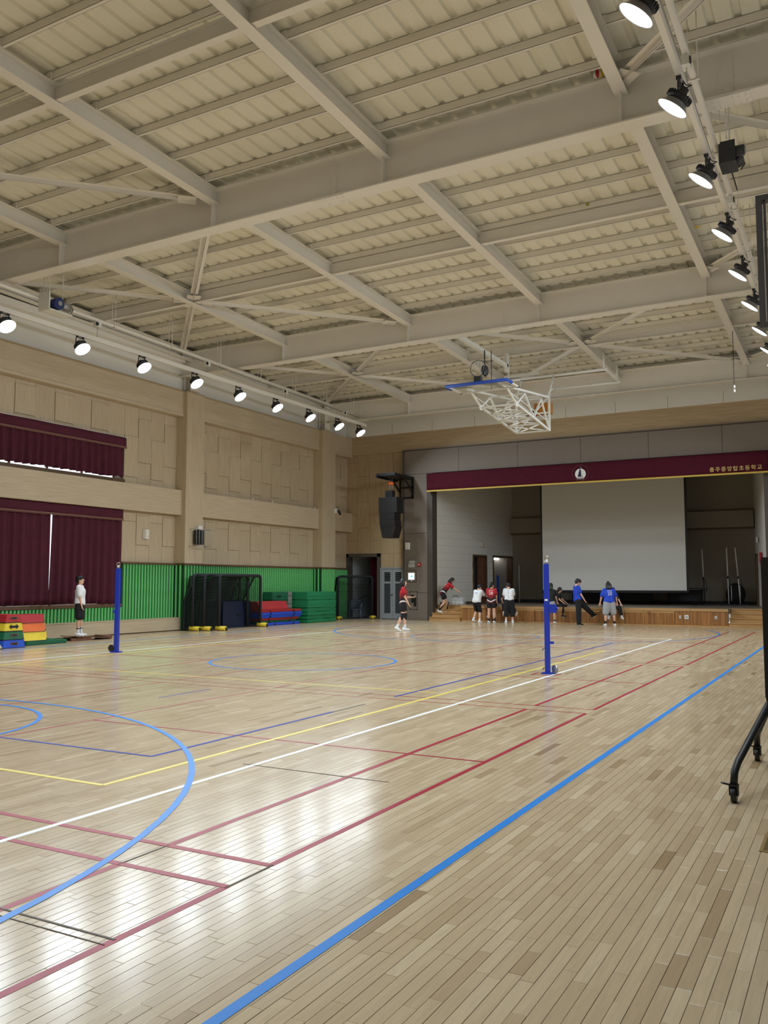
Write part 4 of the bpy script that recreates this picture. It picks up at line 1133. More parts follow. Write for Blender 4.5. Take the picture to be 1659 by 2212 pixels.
# ------------------------------------------------------------------ mats
def mat_slab(name, x0, x1, y0, y1, z0, z1, mat, label, group, straps=True, tilt=0.0, sag=0.012, stripe=None):
    loc = ((x0+x1)/2, (y0+y1)/2, z0)
    r = empty(name, loc, tilt, label, 'mat', group)
    w, l, hh = (x1-x0)/2, (y1-y0)/2, z1-z0
    bm = bmesh.new(); bmesh.ops.create_cube(bm, size=1.0)
    for v in bm.verts: v.co = Vector((v.co.x*2*w, v.co.y*2*l, (v.co.z+0.5)*hh))
    bmesh.ops.bevel(bm, geom=list(bm.edges), offset=min(0.018, hh*0.25), segments=2, affect='EDGES')
    bmesh.ops.subdivide_edges(bm, edges=[e for e in bm.edges if e.calc_length() > 0.8], cuts=4, use_grid_fill=True)
    for v in bm.verts:
        v.co.z += sag*math.sin(v.co.y*5+x0*7+z0*9)*(0.3 if v.co.z < hh*0.5 else 1)*0.5*(1 if v.co.z > hh*0.3 else 0)
        v.co.x += 0.008*math.sin(v.co.y*9+z0*17)
    me = bpy.data.meshes.new('mat_body'); bm.to_mesh(me); bm.free(); me.materials.append(mat)
    o = bpy.data.objects.new('mat_body', me); C.objects.link(o); o.parent = r
    if straps:
        for yy in (-l*0.55, l*0.6): BOX('strap', M['black'], r, w+0.006, w+0.016, yy-0.04, yy+0.04, hh*0.2, hh*0.75)
    if stripe: BOX('grey_stripe', M['galv'], r, -w-0.003, w+0.012, stripe[0], stripe[1], -0.0, hh+0.006)
    mb = MB(); mb.box(w+0.004, w+0.012, -l+0.02, l-0.02, hh*0.47, hh*0.53); mb.build('seam', mat, r)
    return r
FG = 'folding mats stacked by the goals'
z = 0.0
for i, (mt, y0, y1, x1, hh, lab) in enumerate(((M['vblue'],24.9,26.92,-18.42,0.10,'blue folding mat at the bottom of the red and blue stack'),(M['vgreen'],24.6,26.8,-18.5,0.085,'dark green folding mat, second from the bottom of the stack'),
        (M['matred'],24.5,26.9,-18.46,0.085,'red folding mat between the green and blue mats'),(M['vblue'],24.5,27.02,-18.42,0.095,'blue folding mat, lower of the two upper blue ones'),
        (M['vblue'],24.5,27.05,-18.40,0.10,'blue folding mat directly under the top red mat'),(M['matred'],24.5,27.04,-18.42,0.075,'red folding mat lying flat on the blue mats'))):
    mat_slab('folding_mat', -19.25, x1, y0, y1, z, z+hh, mt, lab, FG); z += hh+0.002
r = empty('red_folded_mat', (-18.72, 25.45, z), 0, 'folded red mat with sloping front on top of the stack', 'mat', FG)
MB().prism([(-0.4,-0.95,0),(0.28,-0.95,0),(0.28,-0.95,0.05),(0.1,-0.9,0.31),(-0.4,-0.9,0.31)], (0,1.75,0)).build('mat_body', M['matred'], r); BOX('fold_line', M['red'], r, 0.268, 0.286, -0.93, 0.78, 0.045, 0.055)
r = empty('navy_mat_block', (-19.05, 23.75, 0), 0, 'dark navy upright mat behind the goal nets', 'mat')
MB().prism([(-0.3,-0.9,0),(0.3,-0.9,0),(0.22,-0.8,0.9),(-0.3,-0.8,0.9)], (0,1.5,0)).build('mat_body', M['navy'], r); BOX('mat_handle', M['black'], r, 0.27, 0.3, -0.1, 0.1, 0.4, 0.45)
GG = 'thick green crash mats'
zs = [0, 0.145, 0.28, 0.42, 0.58, 0.88, 1.19]
gl = ['thick green mat at the very bottom of the green pile', 'thick green mat, second from the bottom of the green pile', 'thick green mat, third from the bottom of the green pile', 'thick green mat, fourth from the bottom of the green pile', 'deep green crash mat with a grey stripe, second from the top', 'deep green crash mat with a grey stripe on top of the pile']
for i in range(6):
    top = i > 3
    mat_slab('crash_mat', -19.38, -18.3+(-0.02 if i % 2 else 0.0), 27.3 if not top else 27.28, 29.34 if i % 2 else 29.30, zs[i]+0.003, zs[i+1]-0.006, M['matgreen'], gl[i], GG, False, 0.0, 0.02)
for i in (4, 5):
    r = mat_slab('crash_mat', -19.39, -18.95, 25.9, 27.2, zs[i]+0.003, zs[i+1]-0.006, M['vgreen'], ['green crash mat block with grey stripe behind the red mats, lower', 'green crash mat block with grey stripe behind the red mats, upper'][i-4], GG, False, 0.0, 0.01, stripe=(0.35, 0.6))
    BOX('handle', M['black'], r, 0.24, 0.25, -0.35, -0.1, 0.12, 0.17)
for i in range(1):
    r = mat_slab('crash_mat', -19.39, -18.95, 25.9, 27.2, 0.50, 0.577, M['vgreen'], 'thin green mat under the grey striped blocks', GG, False, 0.0, 0.0)
    r2 = mat_slab('crash_mat', -19.39, -19.28, 25.9, 27.2, 0.0, 0.497, M['vgreen'], 'green mat on edge behind the red and blue stack', GG, False, 0.0, 0.0)

# ------------------------------------------------------------------ vaulting boxes, landing mat, springboard
def vault_tier(parent_label, loc, w0, w1, l0, l1, hh, mat, label, group, emblem, face):
    r = empty('vault_box_tier', loc, 0, label, 'vault box', group)
    a = [(-l0/2,-w0/2,0),(l0/2,-w0/2,0),(l0/2,w0/2,0),(-l0/2,w0/2,0),(-l1/2,-w1/2,hh),(l1/2,-w1/2,hh),(l1/2,w1/2,hh),(-l1/2,w1/2,hh)]
    bm = bmesh.new(); vs = [bm.verts.new(p) for p in a]
    for q in BF: bm.faces.new([vs[i] for i in q])
    bmesh.ops.bevel(bm, geom=list(bm.edges), offset=0.012, segments=2, affect='EDGES')
    me = bpy.data.meshes.new('tier_body'); bm.to_mesh(me); bm.free(); me.materials.append(mat)
    o = bpy.data.objects.new('tier_body', me); C.objects.link(o); o.parent = r
    BOX('seam_band', M['black'], r, -l0/2-0.002, l0/2+0.004, -w0/2-0.002, w0/2+0.002, 0.0, 0.012)
    xm = (l0+l1)/4
    if emblem == 'slot':
        mb = MB(); mb.box(xm-0.004, xm+0.016, -0.1, 0.1, hh*0.42, hh*0.7); sl_ = mb.build('hand_slot', M['fringe'], r)
        BOX('slot_hole', M['black'], sl_, xm+0.014, xm+0.019, -0.07, 0.07, hh*0.47, hh*0.65)
    elif emblem == 'arrow':
        z = hh*0.55; p = [(-0.13,0),(-0.07,0.055),(-0.07,0.025),(0.07,0.025),(0.07,0.055),(0.13,0),(0.07,-0.055),(0.07,-0.025),(-0.07,-0.025),(-0.07,-0.055)]
        MB().prism([(xm+0.002, y, z+q) for y, q in p], (0.014,0,0)).build('arrow_print', M['black'], r)
    return r
V1 = 'tiers of the left vaulting box'; V2 = 'tiers of the second vaulting box'
wy = [0.62, 0.575, 0.52, 0.45, 0.37]
for i, (mt, e, c) in enumerate(((M['vblue'],'slot','blue bottom tier of the left vaulting box'),(M['vgreen'],'slot','green second tier of the left vaulting box'),(M['yellow'],'arrow','yellow tier with a black double arrow on the left vaulting box'),(M['red'],'slot','red top tier of the left vaulting box'))):
    vault_tier('', (-17.9, 13.585, 0.197*i), wy[i], wy[i+1], 1.12-0.03*i, 1.09-0.03*i, 0.193, mt, c, V1, e, 'x')
r = mat_slab('landing_mat', -18.9, -17.72, 14.22, 15.47, 0, 0.1, M['vgreen'], 'flat dark green mat on the floor beside the vaulting boxes', None, False, 0, 0.0)
for i, (mt, c) in enumerate(((M['yellow'],'yellow bottom tier of the second vaulting box'),(M['orange'],'orange middle tier of the second vaulting box'),(M['red'],'red top tier of the second vaulting box'))):
    z0 = 0.105+0.216*i; hh = 0.212
    r = empty('vault_box_tier', (-18.15, 14.52, z0), 0, c, 'vault box', V2)
    L = 0.70+0.01*i; w0 = 0.80-0.12*i; w1 = w0-0.12
    MB().prism([(w0/2,-L/2+0.05,0),(w0/2,L/2-0.05,0),(w0/2-0.03,L/2,0.06),(w1/2,L/2,hh),(w1/2,-L/2,hh),(w0/2-0.03,-L/2,0.06)], (-w0+0.1,0,0)).build('tier_body', mt, r)
    MB().tube([(w0/2+0.004,-L/2+0.05,0.004),(w0/2+0.004,L/2-0.05,0.004),(w0/2-0.025,L/2+0.004,0.062)],0.007,5).build('seam_band', M['black'], r)
sb = empty('springboard', (-18.25, 16.55, 0), 0, 'dark wooden vaulting springboard under the boy in white', 'springboard')
mb = MB(); mb.add([(-0.28,-0.62,0.115),(0.28,-0.62,0.115),(0.28,0.6,0.02),(-0.28,0.6,0.02),(-0.28,-0.62,0.135),(0.28,-0.62,0.135),(0.28,0.6,0.04),(-0.28,0.6,0.04)], BF); mb.build('top_board', M['brownwood'], sb)
for x in (-0.22, 0.22): MB().add([(x-0.04,-0.7,0),(x+0.04,-0.7,0),(x+0.04,-0.02,0),(x-0.04,-0.02,0),(x-0.04,-0.69,0.075),(x+0.04,-0.69,0.075),(x+0.04,-0.06,0.075),(x-0.04,-0.06,0.075)], BF).build('skid', M['brownwood'], sb)
for y in (-0.5,-0.12): BOX('cross_block', M['brownwood'], sb, -0.27, 0.27, y-0.04, y+0.04, 0.06, 0.085)
MB().cyl((-0.3,0.6,0.05),(0.3,0.6,0.05),0.05,10).build('end_roll', M['brownwood'], sb)
wbd = empty('white_folded_board', (-17.3, 13.12, 0), 0.1, 'white folded board leaning at the left picture edge', 'board')
MB().prism([(0.0,0.0,0),(0.0,0.14,0),(0.02,0.13,0.02),(0.02,-0.1,0.26),(0.0,-0.1,0.26)], (-0.02,0,0)).build('board_panel', M['white'], wbd); BOX('foot', M['black'], wbd, -0.03, 0.03, -0.02, 0.14, 0, 0.02)

# ------------------------------------------------------------------ chair and curtain in the corner doorway
ch = empty('plastic_chair', (-18.85, 31.75, 0), 0.5, 'grey-blue plastic garden armchair in the corner doorway', 'chair')
v = []; f = []
for j in range(7):
    for i in range(7):
        x = -0.22+0.44*i/6; y = -0.22+0.42*j/6; v.append((x, y, 0.42-0.03*math.cos((i-3)/3*1.4)+0.02*(1-j/6)))
for j in range(6):
    for i in range(6): f.append((j*7+i,j*7+i+1,(j+1)*7+i+1,(j+1)*7+i))
o = MB().add(v, f, True).build('seat', M['plasticgrey'], ch, fix=False); o.modifiers.new('t','SOLIDIFY').thickness = 0.02
v = []; f = []
for j in range(7):
    for i in range(7):
        x = (-0.22+0.44*i/6)*(1-0.12*(j/6)**2); v.append((x, 0.2+0.12*j/6+0.05*((i-3)/3)**2*-1, 0.42+0.42*j/6-(0.05*((i-3)/3)**2 if j == 6 else 0)))
for j in range(6):
    for i in range(6): f.append((j*7+i,j*7+i+1,(j+1)*7+i+1,(j+1)*7+i))
o = MB().add(v, f, True).build('backrest', M['plasticgrey'], ch, fix=False); o.modifiers.new('t','SOLIDIFY').thickness = 0.02
for sx in (-1, 1):
    MB().tube([(sx*0.24,0.26,0.66),(sx*0.27,0.1,0.65),(sx*0.27,-0.2,0.63),(sx*0.25,-0.24,0.58),(sx*0.24,-0.22,0.42)],0.022,8).build('armrest', M['plasticgrey'], ch)
    MB().tube([(sx*0.22,-0.2,0.42),(sx*0.26,-0.25,0)],0.024,8).build('leg', M['plasticgrey'], ch); MB().tube([(sx*0.21,0.2,0.42),(sx*0.25,0.3,0)],0.024,8).build('leg', M['plasticgrey'], ch)
dc = curtain('doorway_curtain', 0, 0.5, 0.03, 2.62, 0, M['maroon'], 'crimson curtain gathered at the right of the corner doorway', 'curtain', None, 6, 0.0, 0.0, 12)
dc.location = (-18.0, 32.5, 0); dc.rotation_euler = (0, 0, PI/2+0.25)

# ------------------------------------------------------------------ basketball hoop folded up under the roof
hp = empty('folded_basketball_hoop', (-8.95, 0, 0), 0, 'white lattice ceiling basketball hoop folded up with blue-edged backboard', 'basketball hoop')
bb = MB(); zB = 7.0
bb.box(-0.9,0.9,22.42,22.5,zB-0.04,zB); bb.box(-0.9,-0.82,21.56,22.5,zB-0.04,zB); bb.box(0.82,0.9,21.56,22.5,zB-0.04,zB)
bbo = bb.build('backboard_frame', M['whitemetal'], hp)
BOX('backboard_glass', M['glass_bb'], bbo, -0.82, 0.82, 21.56, 22.42, zB-0.02, zB-0.008)
pd = MB(); pd.tube([(-0.9,21.85,zB-0.02),(-0.9,21.5,zB-0.02),(0.9,21.5,zB-0.02),(0.9,21.85,zB-0.02)],0.05,8); pd.build('blue_pad', M['bluepad'], bbo)
rim = MB(); rim.tube([(0.02+0.225*math.cos(t), 21.62, zB+0.42+0.225*math.sin(t)) for t in [2*PI*i/24 for i in range(24)]],0.009,6,closed=True); rim.obox((0.02,21.62,zB+0.1),(0.2,0.14,0.18))
rim.build('rim', M['charcoal'], bbo)
nn = MB()
for i in range(12):
    t = 2*PI*i/12; p0 = Vector((0.02+0.225*math.cos(t),21.62,zB+0.42+0.225*math.sin(t))); p1 = Vector((0.02+0.14*math.cos(t+0.4),21.80,zB+0.34+0.14*math.sin(t+0.4)-0.05)); nn.cyl(p0,p1,0.004,4)
nn.build('hoop_net', M['print_white'], bbo)
fr_ = MB()
def seg(a, b, w=0.045): fr_.bar(a, b, w, w)
xa, xb = -0.46, 0.62
for x in (xa, xb):
    seg((x,21.9,zB-0.06),(x,26.0,7.38),0.06); seg((x,23.0,6.62),(x,26.0,6.32),0.055); seg((x,26.0,6.32),(x,26.0,7.55),0.06)
    seg((x,22.3,zB-0.08),(x,23.0,6.62)); seg((x,23.0,6.62),(x,23.7,7.06)); seg((x,23.7,7.06),(x,24.5,6.48)); seg((x,24.5,6.48),(x,25.2,7.2)); seg((x,25.2,7.2),(x,26.0,6.32))
    seg((x-0.02,22.35,zB-0.12),(x-0.02,26.0,6.6),0.02)
for y, z in ((23.0,6.62),(23.8,6.55),(24.5,6.48),(25.2,6.41),(26.0,6.32),(23.7,7.06),(25.2,7.2),(26.0,7.45),(26.0,6.9)): seg((xa,y,z),(xb,y,z))
for (y0,z0),(y1,z1) in (((23.0,6.62),(23.8,6.55)),((23.8,6.55),(24.5,6.48)),((24.5,6.48),(25.2,6.41)),((25.2,6.41),(26.0,6.32))):
    seg((xa,y0,z0),(xb,y1,z1),0.03); seg((xb,y0,z0),(xa,y1,z1),0.03)
seg((xa,26.0,6.35),(xb,26.0,7.4),0.035); seg((xb,26.0,6.35),(xa,26.0,7.4),0.035)
fr_.build('lattice_frame', M['whitemetal'], hp)
for x in (xa, xb):
    wl = MB()
    for k in range(6): t = 2*PI*k/6; wl.cyl((x-0.03,23.0+0.06*math.cos(t),6.62+0.06*math.sin(t)),(x+0.03,23.0+0.06*math.cos(t),6.62+0.06*math.sin(t)),0.02,8)
    wl.cyl((x-0.02,23.0,6.62),(x+0.02,23.0,6.62),0.08,14); wl.build('pivot_hub', M['whitemetal'], hp)
sp = MB(); sp.box(-1.05,0.1,26.45,26.55,8.28,8.36); sp.cyl((-1.0,26.5,8.2),(2.35,26.5,8.2),0.045,10); sp.cyl((0.0,28.2,8.15),(2.35,28.2,8.15),0.045,10); sp.bar((2.3,26.5,8.2),(2.3,28.2,8.15),0.06,0.06)
sp.cyl((xb,26.0,7.45),(xb,26.5,8.2),0.03,8); sp.cyl((xa,26.0,7.45),(xa,26.5,8.2),0.03,8); sp.cyl((0.15,28.2,8.15),(0.15,26.0,7.0),0.02,8)
sp.cyl((2.25,28.2,8.15),(2.25,28.2,8.75),0.03,8); sp.cyl((2.25,26.5,8.2),(2.25,26.5,8.8),0.03,8); sp.cyl((-0.9,26.5,8.2),(-0.9,26.5,8.8),0.03,8)
sp.build('support_pipes', M['whitemetal'], hp)
ra = MB(); ra.box(-0.62,-0.5,21.6,25.4,8.36,8.46); ra.box(-0.60,-0.50,25.3,25.44,8.2,8.8); ra.bar((-0.56,21.5,8.44),(-0.56,21.5,8.6),0.08,0.08); ra.build('pull_rail', M['whitemetal'], hp)
wn = MB(); wn.sphere((-0.42,23.2,7.75),0.12,12,8,(1,1,1.5)); wn.cyl((-0.42,23.2,7.85),(-0.42,23.2,8.36),0.02,8); wn.cyl((-0.25,23.3,7.2),(-0.25,23.3,8.36),0.012,6); wn.build('hoist_winch', M['charcoal'], hp)
sg = MB(); sg.box(0.0,0.55,26.35,26.6,6.95,7.3); sg.build('drive_cover', M['amber'], hp); BOX('gear_motor', M['black'], hp, -0.3, 0.0, 26.4, 26.6, 6.93, 7.1)

# second hoop's backboard frame, seen at the very edge of the picture
h2 = empty('raised_backboard', (-0.66, 8.1, 3.75), 0, 'grey ribbed metal backboard frame at the right edge under the lamps', 'backboard')
BOX('edge_frame', M['alu'], h2, 0.0, 0.05, -0.05, 0.05, 0.0, 1.2); BOX('edge_frame', M['alu'], h2, 0.05, 1.75, -0.05, 0.05, 1.15, 1.2); BOX('edge_frame', M['alu'], h2, 0.05, 1.75, -0.05, 0.05, 0.0, 0.05); BOX('edge_frame', M['alu'], h2, 1.75, 1.8, -0.05, 0.05, 0.0, 1.2)
for i in range(6): BOX('rib', M['alu'], h2, 0.06+0.035*i, 0.08+0.035*i, -0.035+0.03*i, 0.0+0.03*i, 0.05, 1.15-0.05*i)
BOX('cross_bar', M['galv'], h2, 0.1, 1.75, 0.02, 0.07, 0.95, 1.0); BOX('cross_bar', M['galv'], h2, 0.16, 1.75, 0.06, 0.1, 0.82, 0.86); BOX('cross_bar', M['galv'], h2, 0.26, 1.75, 0.02, 0.07, 0.2, 0.25)
BOX('board_glass', M['glass_bb'], h2, 0.3, 1.75, -0.02, -0.01, 0.05, 1.15)
mb = MB(); mb.bar((0.4,0.1,0.3),(1.2,1.6,4.6),0.06,0.06); mb.bar((1.5,0.1,0.3),(1.2,1.6,4.6),0.06,0.06); mb.build('hanger_arm', M['steel'], h2)

# ------------------------------------------------------------------ balls lodged in the roof, hoist motors, cord
def ball(loc, r, label, mats):
    o = empty('stuck_ball', loc, 0.4, label, 'ball', 'balls lodged in the roof steel')
    MB().sphere((0,0,0),r,18,12).build('ball_cover', mats[0], o)
    for k, (m_, a) in enumerate(((mats[1], 0.4),(mats[2], -0.5))):
        v = []; f = []
        for j in range(7):
            for i in range(9):
                th = a-0.3+0.6*j/6; ph = -0.9+1.8*i/8
                p = Vector((math.sin(th)*math.cos(ph), -math.cos(th)*math.cos(ph), math.sin(ph)))*(r*1.012); v.append(p)
        for j in range(6):
            for i in range(8): f.append((j*9+i,j*9+i+1,(j+1)*9+i+1,(j+1)*9+i))
        MB().add(v,f,True).build('coloured_panel', m_, o)
ball((-3.22, 12.85, zb(12.95)+0.79+0.1), 0.1, 'white, yellow and red volleyball lodged on the nearest girder', (M['ballwhite'], M['yellow'], M['red']))
ball((-2.74, 19.1, zb(19.1)+0.80+0.1), 0.1, 'yellow and red volleyball lodged beside a roof beam', (M['yellow'], M['red'], M['ballwhite']))
for p, lab in (((-4.55, 16.95, zb(17)+0.79+0.035), 'olive tennis ball lodged on a tie beam of the roof'), ((-9.62, 23.2, 8.5), 'olive tennis ball resting on the hoop pull rail')):
    t = empty('stuck_tennis_ball', p, 0, lab, 'ball'); MB().sphere((0,0,0),0.04,12,8).build('felt_cover', M['tennis'], t)
    MB().tube([(0.041*math.cos(a), 0.041*math.sin(a)*0.9, 0.012*math.sin(2*a)) for a in [2*PI*i/16 for i in range(16)]],0.002,4,closed=True).build('seam', M['print_white'], t)
cd = empty('hanging_cord', (-2.86, 26.0, 7.0), 0, 'thin dark cord with two white clips hanging from the roof', 'cord')
MB().cyl((0,0,0.1),(0,0,zb(26)+0.5-7.0),0.009,6).build('cord_line', M['black'], cd)
for z in (0.0, 0.12): MB().sphere((0,0,z),0.03,8,6,(0.8,0.8,1.5)).build('clip', M['white'], cd)
def motor(loc, label, mir):
    r = empty('hoist_motor', loc, 0, label, 'motor')
    pl_ = M['charcoal'] if mir else M['whitemetal']; q_ = 0.6 if mir else 1.0; BOX('mount_plate', pl_, r, -0.16*q_, 0.2*q_, -0.34*q_, 0.34*q_, -0.22, -0.19); BOX('end_plate', pl_, r, -0.16*q_, 0.2*q_, -0.36*q_, -0.33*q_, -0.22, 0.2*q_); BOX('side_plate', pl_, r, -0.2*q_, -0.16*q_, -0.34*q_, 0.34*q_, -0.22, 0.16*q_)
    g = MB().cyl((0.03,-0.08,-0.02),(0.24,-0.08,-0.02),0.14*q_,16).build('gear_case', M['charcoal'] if mir else M['gearblue'], r); MB().cyl((0.24,-0.08,-0.02),(0.26,-0.08,-0.02),0.06,12).build('gear_cap', M['galv'], g)
    MB().cyl((0.1,0.02,0.0),(0.1,0.34,0.0),0.1,16).build('motor_drum', M['charcoal'] if mir else M['galv'], r); MB().tube([(0.16,0.3,0.04),(0.2,0.36,-0.04),(0.14,0.36,-0.12)],0.012,6).build('cable', M['black'], r)
    MB().cyl((0.0,0.34,-0.12),(0.0,1.1,-0.12),0.012,6).build('drive_shaft', M['black'], r)
    for y in (-0.2, 0.2): MB().cyl((0,y,0.16),(0,y,1.1),0.012,6).build('hanger_rod', M['steel'], r)
motor((-16.8, 14.0, 8.25), 'blue-grey hoist motor on the left lamp pipe', False)
motor((-1.5, 13.9, 8.2), 'dark hoist motor on the right lamp pipe', True)

# ------------------------------------------------------------------ display board on castors at the right edge
tv = empty('display_stand', (0.36, 7.33, 0), 0, 'black display board on a castor stand at the right edge', 'display stand')
BOX('board_case', M['black'], tv, -1.01, 0.98, -0.05, 0.05, 0.62, 1.72); BOX('screen_face', M['blackmetal'], tv, -0.95, 0.93, -0.056, -0.05, 0.68, 1.67); BOX('side_strip', M['charcoal'], tv, -1.016, -1.01, -0.04, 0.04, 0.64, 1.7)
BOX('shelf', M['black'], tv, -0.98, 0.96, -0.12, 0.12, 0.50, 0.55)
for sx in (-1, 1):
    MB().tube([(sx*0.92,0.07,0.5),(sx*0.92,0.07,1.4)],0.03,10).build('upright', M['black'], tv)
    for sy in (-1, 1):
        xf = sx*1.17
        lg = MB().tube([(sx*0.99,sy*0.06,0.60),(sx*1.15,sy*0.70,0.26),(sx*1.165,sy*0.77,0.21),(sx*1.17,sy*0.8,0.12)],0.026,10).build('leg', M['black'], tv)
        MB().cyl((xf-0.018,sy*0.8,0.055),(xf+0.018,sy*0.8,0.055),0.055,18).build('castor_wheel', M['black'], lg)
        MB().cyl((xf-0.03,sy*0.8,0.055),(xf+0.03,sy*0.8,0.055),0.012,10).build('axle_cap', M['galv'], lg)
        mb = MB(); mb.box(xf-0.03,xf-0.022,sy*0.8-0.03,sy*0.8+0.03,0.05,0.12); mb.box(xf+0.022,xf+0.03,sy*0.8-0.03,sy*0.8+0.03,0.05,0.12); mb.box(xf-0.03,xf+0.03,sy*0.8-0.035,sy*0.8+0.035,0.112,0.125); mb.bar((xf,sy*0.8,0.115),(xf-0.07,sy*0.8-0.05,0.135),0.035,0.01); mb.build('castor_fork', M['black'], lg)

# ------------------------------------------------------------------ things on the stage
def pole_set(loc, lab, hgt, lean, striped, rz=0):
    r = empty('badminton_pole', loc, rz, lab, 'pole', 'poles on the stage')
    MB().cyl((0,0,0.05),(lean*0.4,0,hgt*0.48),0.022,10).build('lower_tube', M['print_white'] if not striped else M['charcoal'], r)
    MB().cyl((lean*0.4,0,hgt*0.48),(lean,0,hgt),0.026,10).build('upper_tube', M['white'], r); MB().cyl((lean*0.38,0,hgt*0.46),(lean*0.42,0,hgt*0.5),0.036,10).build('joint_collar', M['black'], r)
    BOX('foot', M['navy'], r, -0.3, 0.3, -0.12, 0.12, 0, 0.04); MB().tube([(0.05,-0.02,0.9*hgt/2),(0.09,-0.03,0.7),(0.05,-0.02,0.5)],0.012,6).build('strap', M['black'], r)
pole_set((-4.62, 37.6, SZ), 'white pole on a blue foot before the dark bag', 2.35, -0.03, False)
pole_set((-4.2, 37.75, SZ), 'slightly leaning white pole just right of the straight one', 2.35, -0.14, False)
pole_set((-5.55, 37.6, SZ), 'thin grey pole standing alone beside the screen', 2.3, -0.06, True)
bg_ = empty('black_bag', (-4.4, 38.05, SZ), 0, 'large black duffel bag standing at the stage rear', 'bag')
MB().sphere((0,0,0.45),0.45,18,12,(0.85,0.5,1.0)).build('bag_body', M['kshirt'], bg_)
for s in (-0.15, 0.18): MB().tube([(s,-0.2,0.15),(s+0.02,-0.25,0.45),(s,-0.18,0.8)],0.02,6).build('white_strap', M['print_white'], bg_)
def ftable(loc, lab):
    r = empty('folding_table', loc, 0, lab, 'table', 'dark tables behind the screen')
    BOX('table_top', M['blackmetal'], r, -0.9, 0.9, -0.3, 0.3, 0.66, 0.7)
    for sx in (-0.72, 0.72):
        for sy in (-0.22, 0.22): MB().tube([(sx,sy,0.66),(sx+0.08*(1 if sx < 0 else -1),sy,0.33),(sx,sy,0)],0.014,6).build('leg', M['black'], r)
    BOX('modesty_panel', M['charcoal'], r, -0.7, 0.7, 0.25, 0.27, 0.15, 0.62)
ftable((-10.4, 37.2, SZ), 'dark folding table behind the screen, leftmost'); ftable((-8.3, 37.2, SZ), 'dark folding table behind the screen, middle one'); ftable((-6.3, 37.2, SZ), 'dark folding table behind the screen, rightmost')
for p, lab in (((-12.55,37.9,SZ),'small black bag on the stage floor by the rear wall'),((-11.9,38.0,SZ),'black shoes and cloth heap near the screen edge'),((-5.95,37.6,SZ),'crumpled dark cloth on the stage near the lone pole')):
    r = empty('dark_bundle', p, 0, lab, 'bundle'); MB().sphere((0,0,0.09),0.16,12,8,(1.3,0.8,0.55)).sphere((0.2,0.02,0.07),0.11,10,6,(1,0.9,0.6)).build('bundle_cloth', M['kshirt'], r)
    MB().tube([(-0.1,-0.1,0.1),(0,-0.14,0.18),(0.12,-0.1,0.1)],0.01,5).build('bundle_strap', M['charcoal'], r)
r = empty('curtain_pole', side_pt(6.35, SZ, 0.05), 0, 'pale vertical pipe in the stage rear corner', 'pipe'); MB().cyl((0.3,0,0),(0.3,0,1.75),0.035,10).build('pipe_tube', M['stagewall'], r); MB().cyl((0.22,0,0),(0.22,0,1.75),0.02,8).build('thin_tube', M['galv'], r)
p = side_pt(3.6, 3.25, 0.02); r = empty('wall_sensor', p, 0, 'small white box on the stage side wall above the door', 'sensor'); BOX('sensor_case', M['white'], r, -0.01, 0.06, -0.14, 0.14, -0.1, 0.1); BOX('sensor_grille', M['sole'], r, 0.06, 0.065, -0.08, 0.08, -0.05, 0.05)
p = side_pt(4.0, 3.2, 0.02, True); r = empty('wall_sensor', p, 0, 'small white box on the far right stage wall', 'sensor'); BOX('sensor_case', M['white'], r, -0.07, 0.0, -0.16, 0.16, -0.1, 0.1); BOX('sensor_grille', M['sole'], r, -0.075, -0.07, -0.08, 0.08, -0.05, 0.05)
p = side_pt(2.3, 2.45, 0.02, True); r = empty('fire_alarm', p, 0, 'red fire bell box on the far right stage wall', 'alarm'); BOX('alarm_body', M['red'], r, -0.08, 0.0, -0.12, 0.12, -0.2, 0.2); BOX('alarm_plate', M['white'], r, -0.085, -0.08, -0.06, 0.06, -0.19, -0.05)
# tube lamp, blue mats and curtain seen through the wide stage side opening
p = Vector(side_pt(6.42, 2.68, -0.75)); r = empty('tube_lamp', p, math.atan2(sd.y, sd.x)-PI/2, 'lit white tube lamp seen through the stage side opening', 'lamp')
ang = math.atan2(sd.y, sd.x)
BOX('lamp_tray', M['white'], r, -0.06, 0.06, -0.55, 0.55, 0.05, 0.1); MB().cyl((0,-0.5,0),(0,0.5,0),0.05,12).build('light_tube', M['tubelight'], r)
for k in range(2):
    p = Vector(side_pt(6.85, SZ+0.0+k*0.66, -1.05)); r = empty('blue_mat_stack', p, ang-PI/2, ['tall blue mat standing low inside the stage side opening', 'tall blue mat upper, inside the stage side opening'][k], 'mat')
    MB().box(-0.25,0.35,-0.55,0.42,0,0.60).build('mat_body', M['vblue'], r); BOX('mat_edge', M['bluepad'], r, 0.35, 0.365, 0.34, 0.4, 0.02, 0.58)
wc = curtain('wing_curtain', 0, 0.55, SZ+0.02, 2.7, 0, M['maroon'], 'dark maroon curtain hanging inside the stage side opening', 'curtain', None, 6, 0, 0.12, 22)
wc.location = side_pt(6.35, 0, -0.42); wc.rotation_euler = (0, 0, ang-PI/2)
# shuttlecocks on the wood band
for i, (y, lab) in enumerate(((25.1,'shuttlecock lying on the wood band, first past the column'),(26.3,'shuttlecock lying on the wood band, middle one'),(29.2,'shuttlecock lying on the wood band near the corner column'))):
    r = empty('shuttlecock', (-19.28, y, 4.54), 0.7*i, lab, 'shuttlecock', 'shuttlecocks on the wood band')
    MB().lathe([(0.035,0.07),(0.014,0.01),(0.013,0.0)], (0,0,0.0), (0,0,1), 10).build('skirt', M['print_white'], r); MB().sphere((0,0,0.002),0.014,8,6).build('cork', M['ballwhite'] if i != 1 else M['yellow'], r)
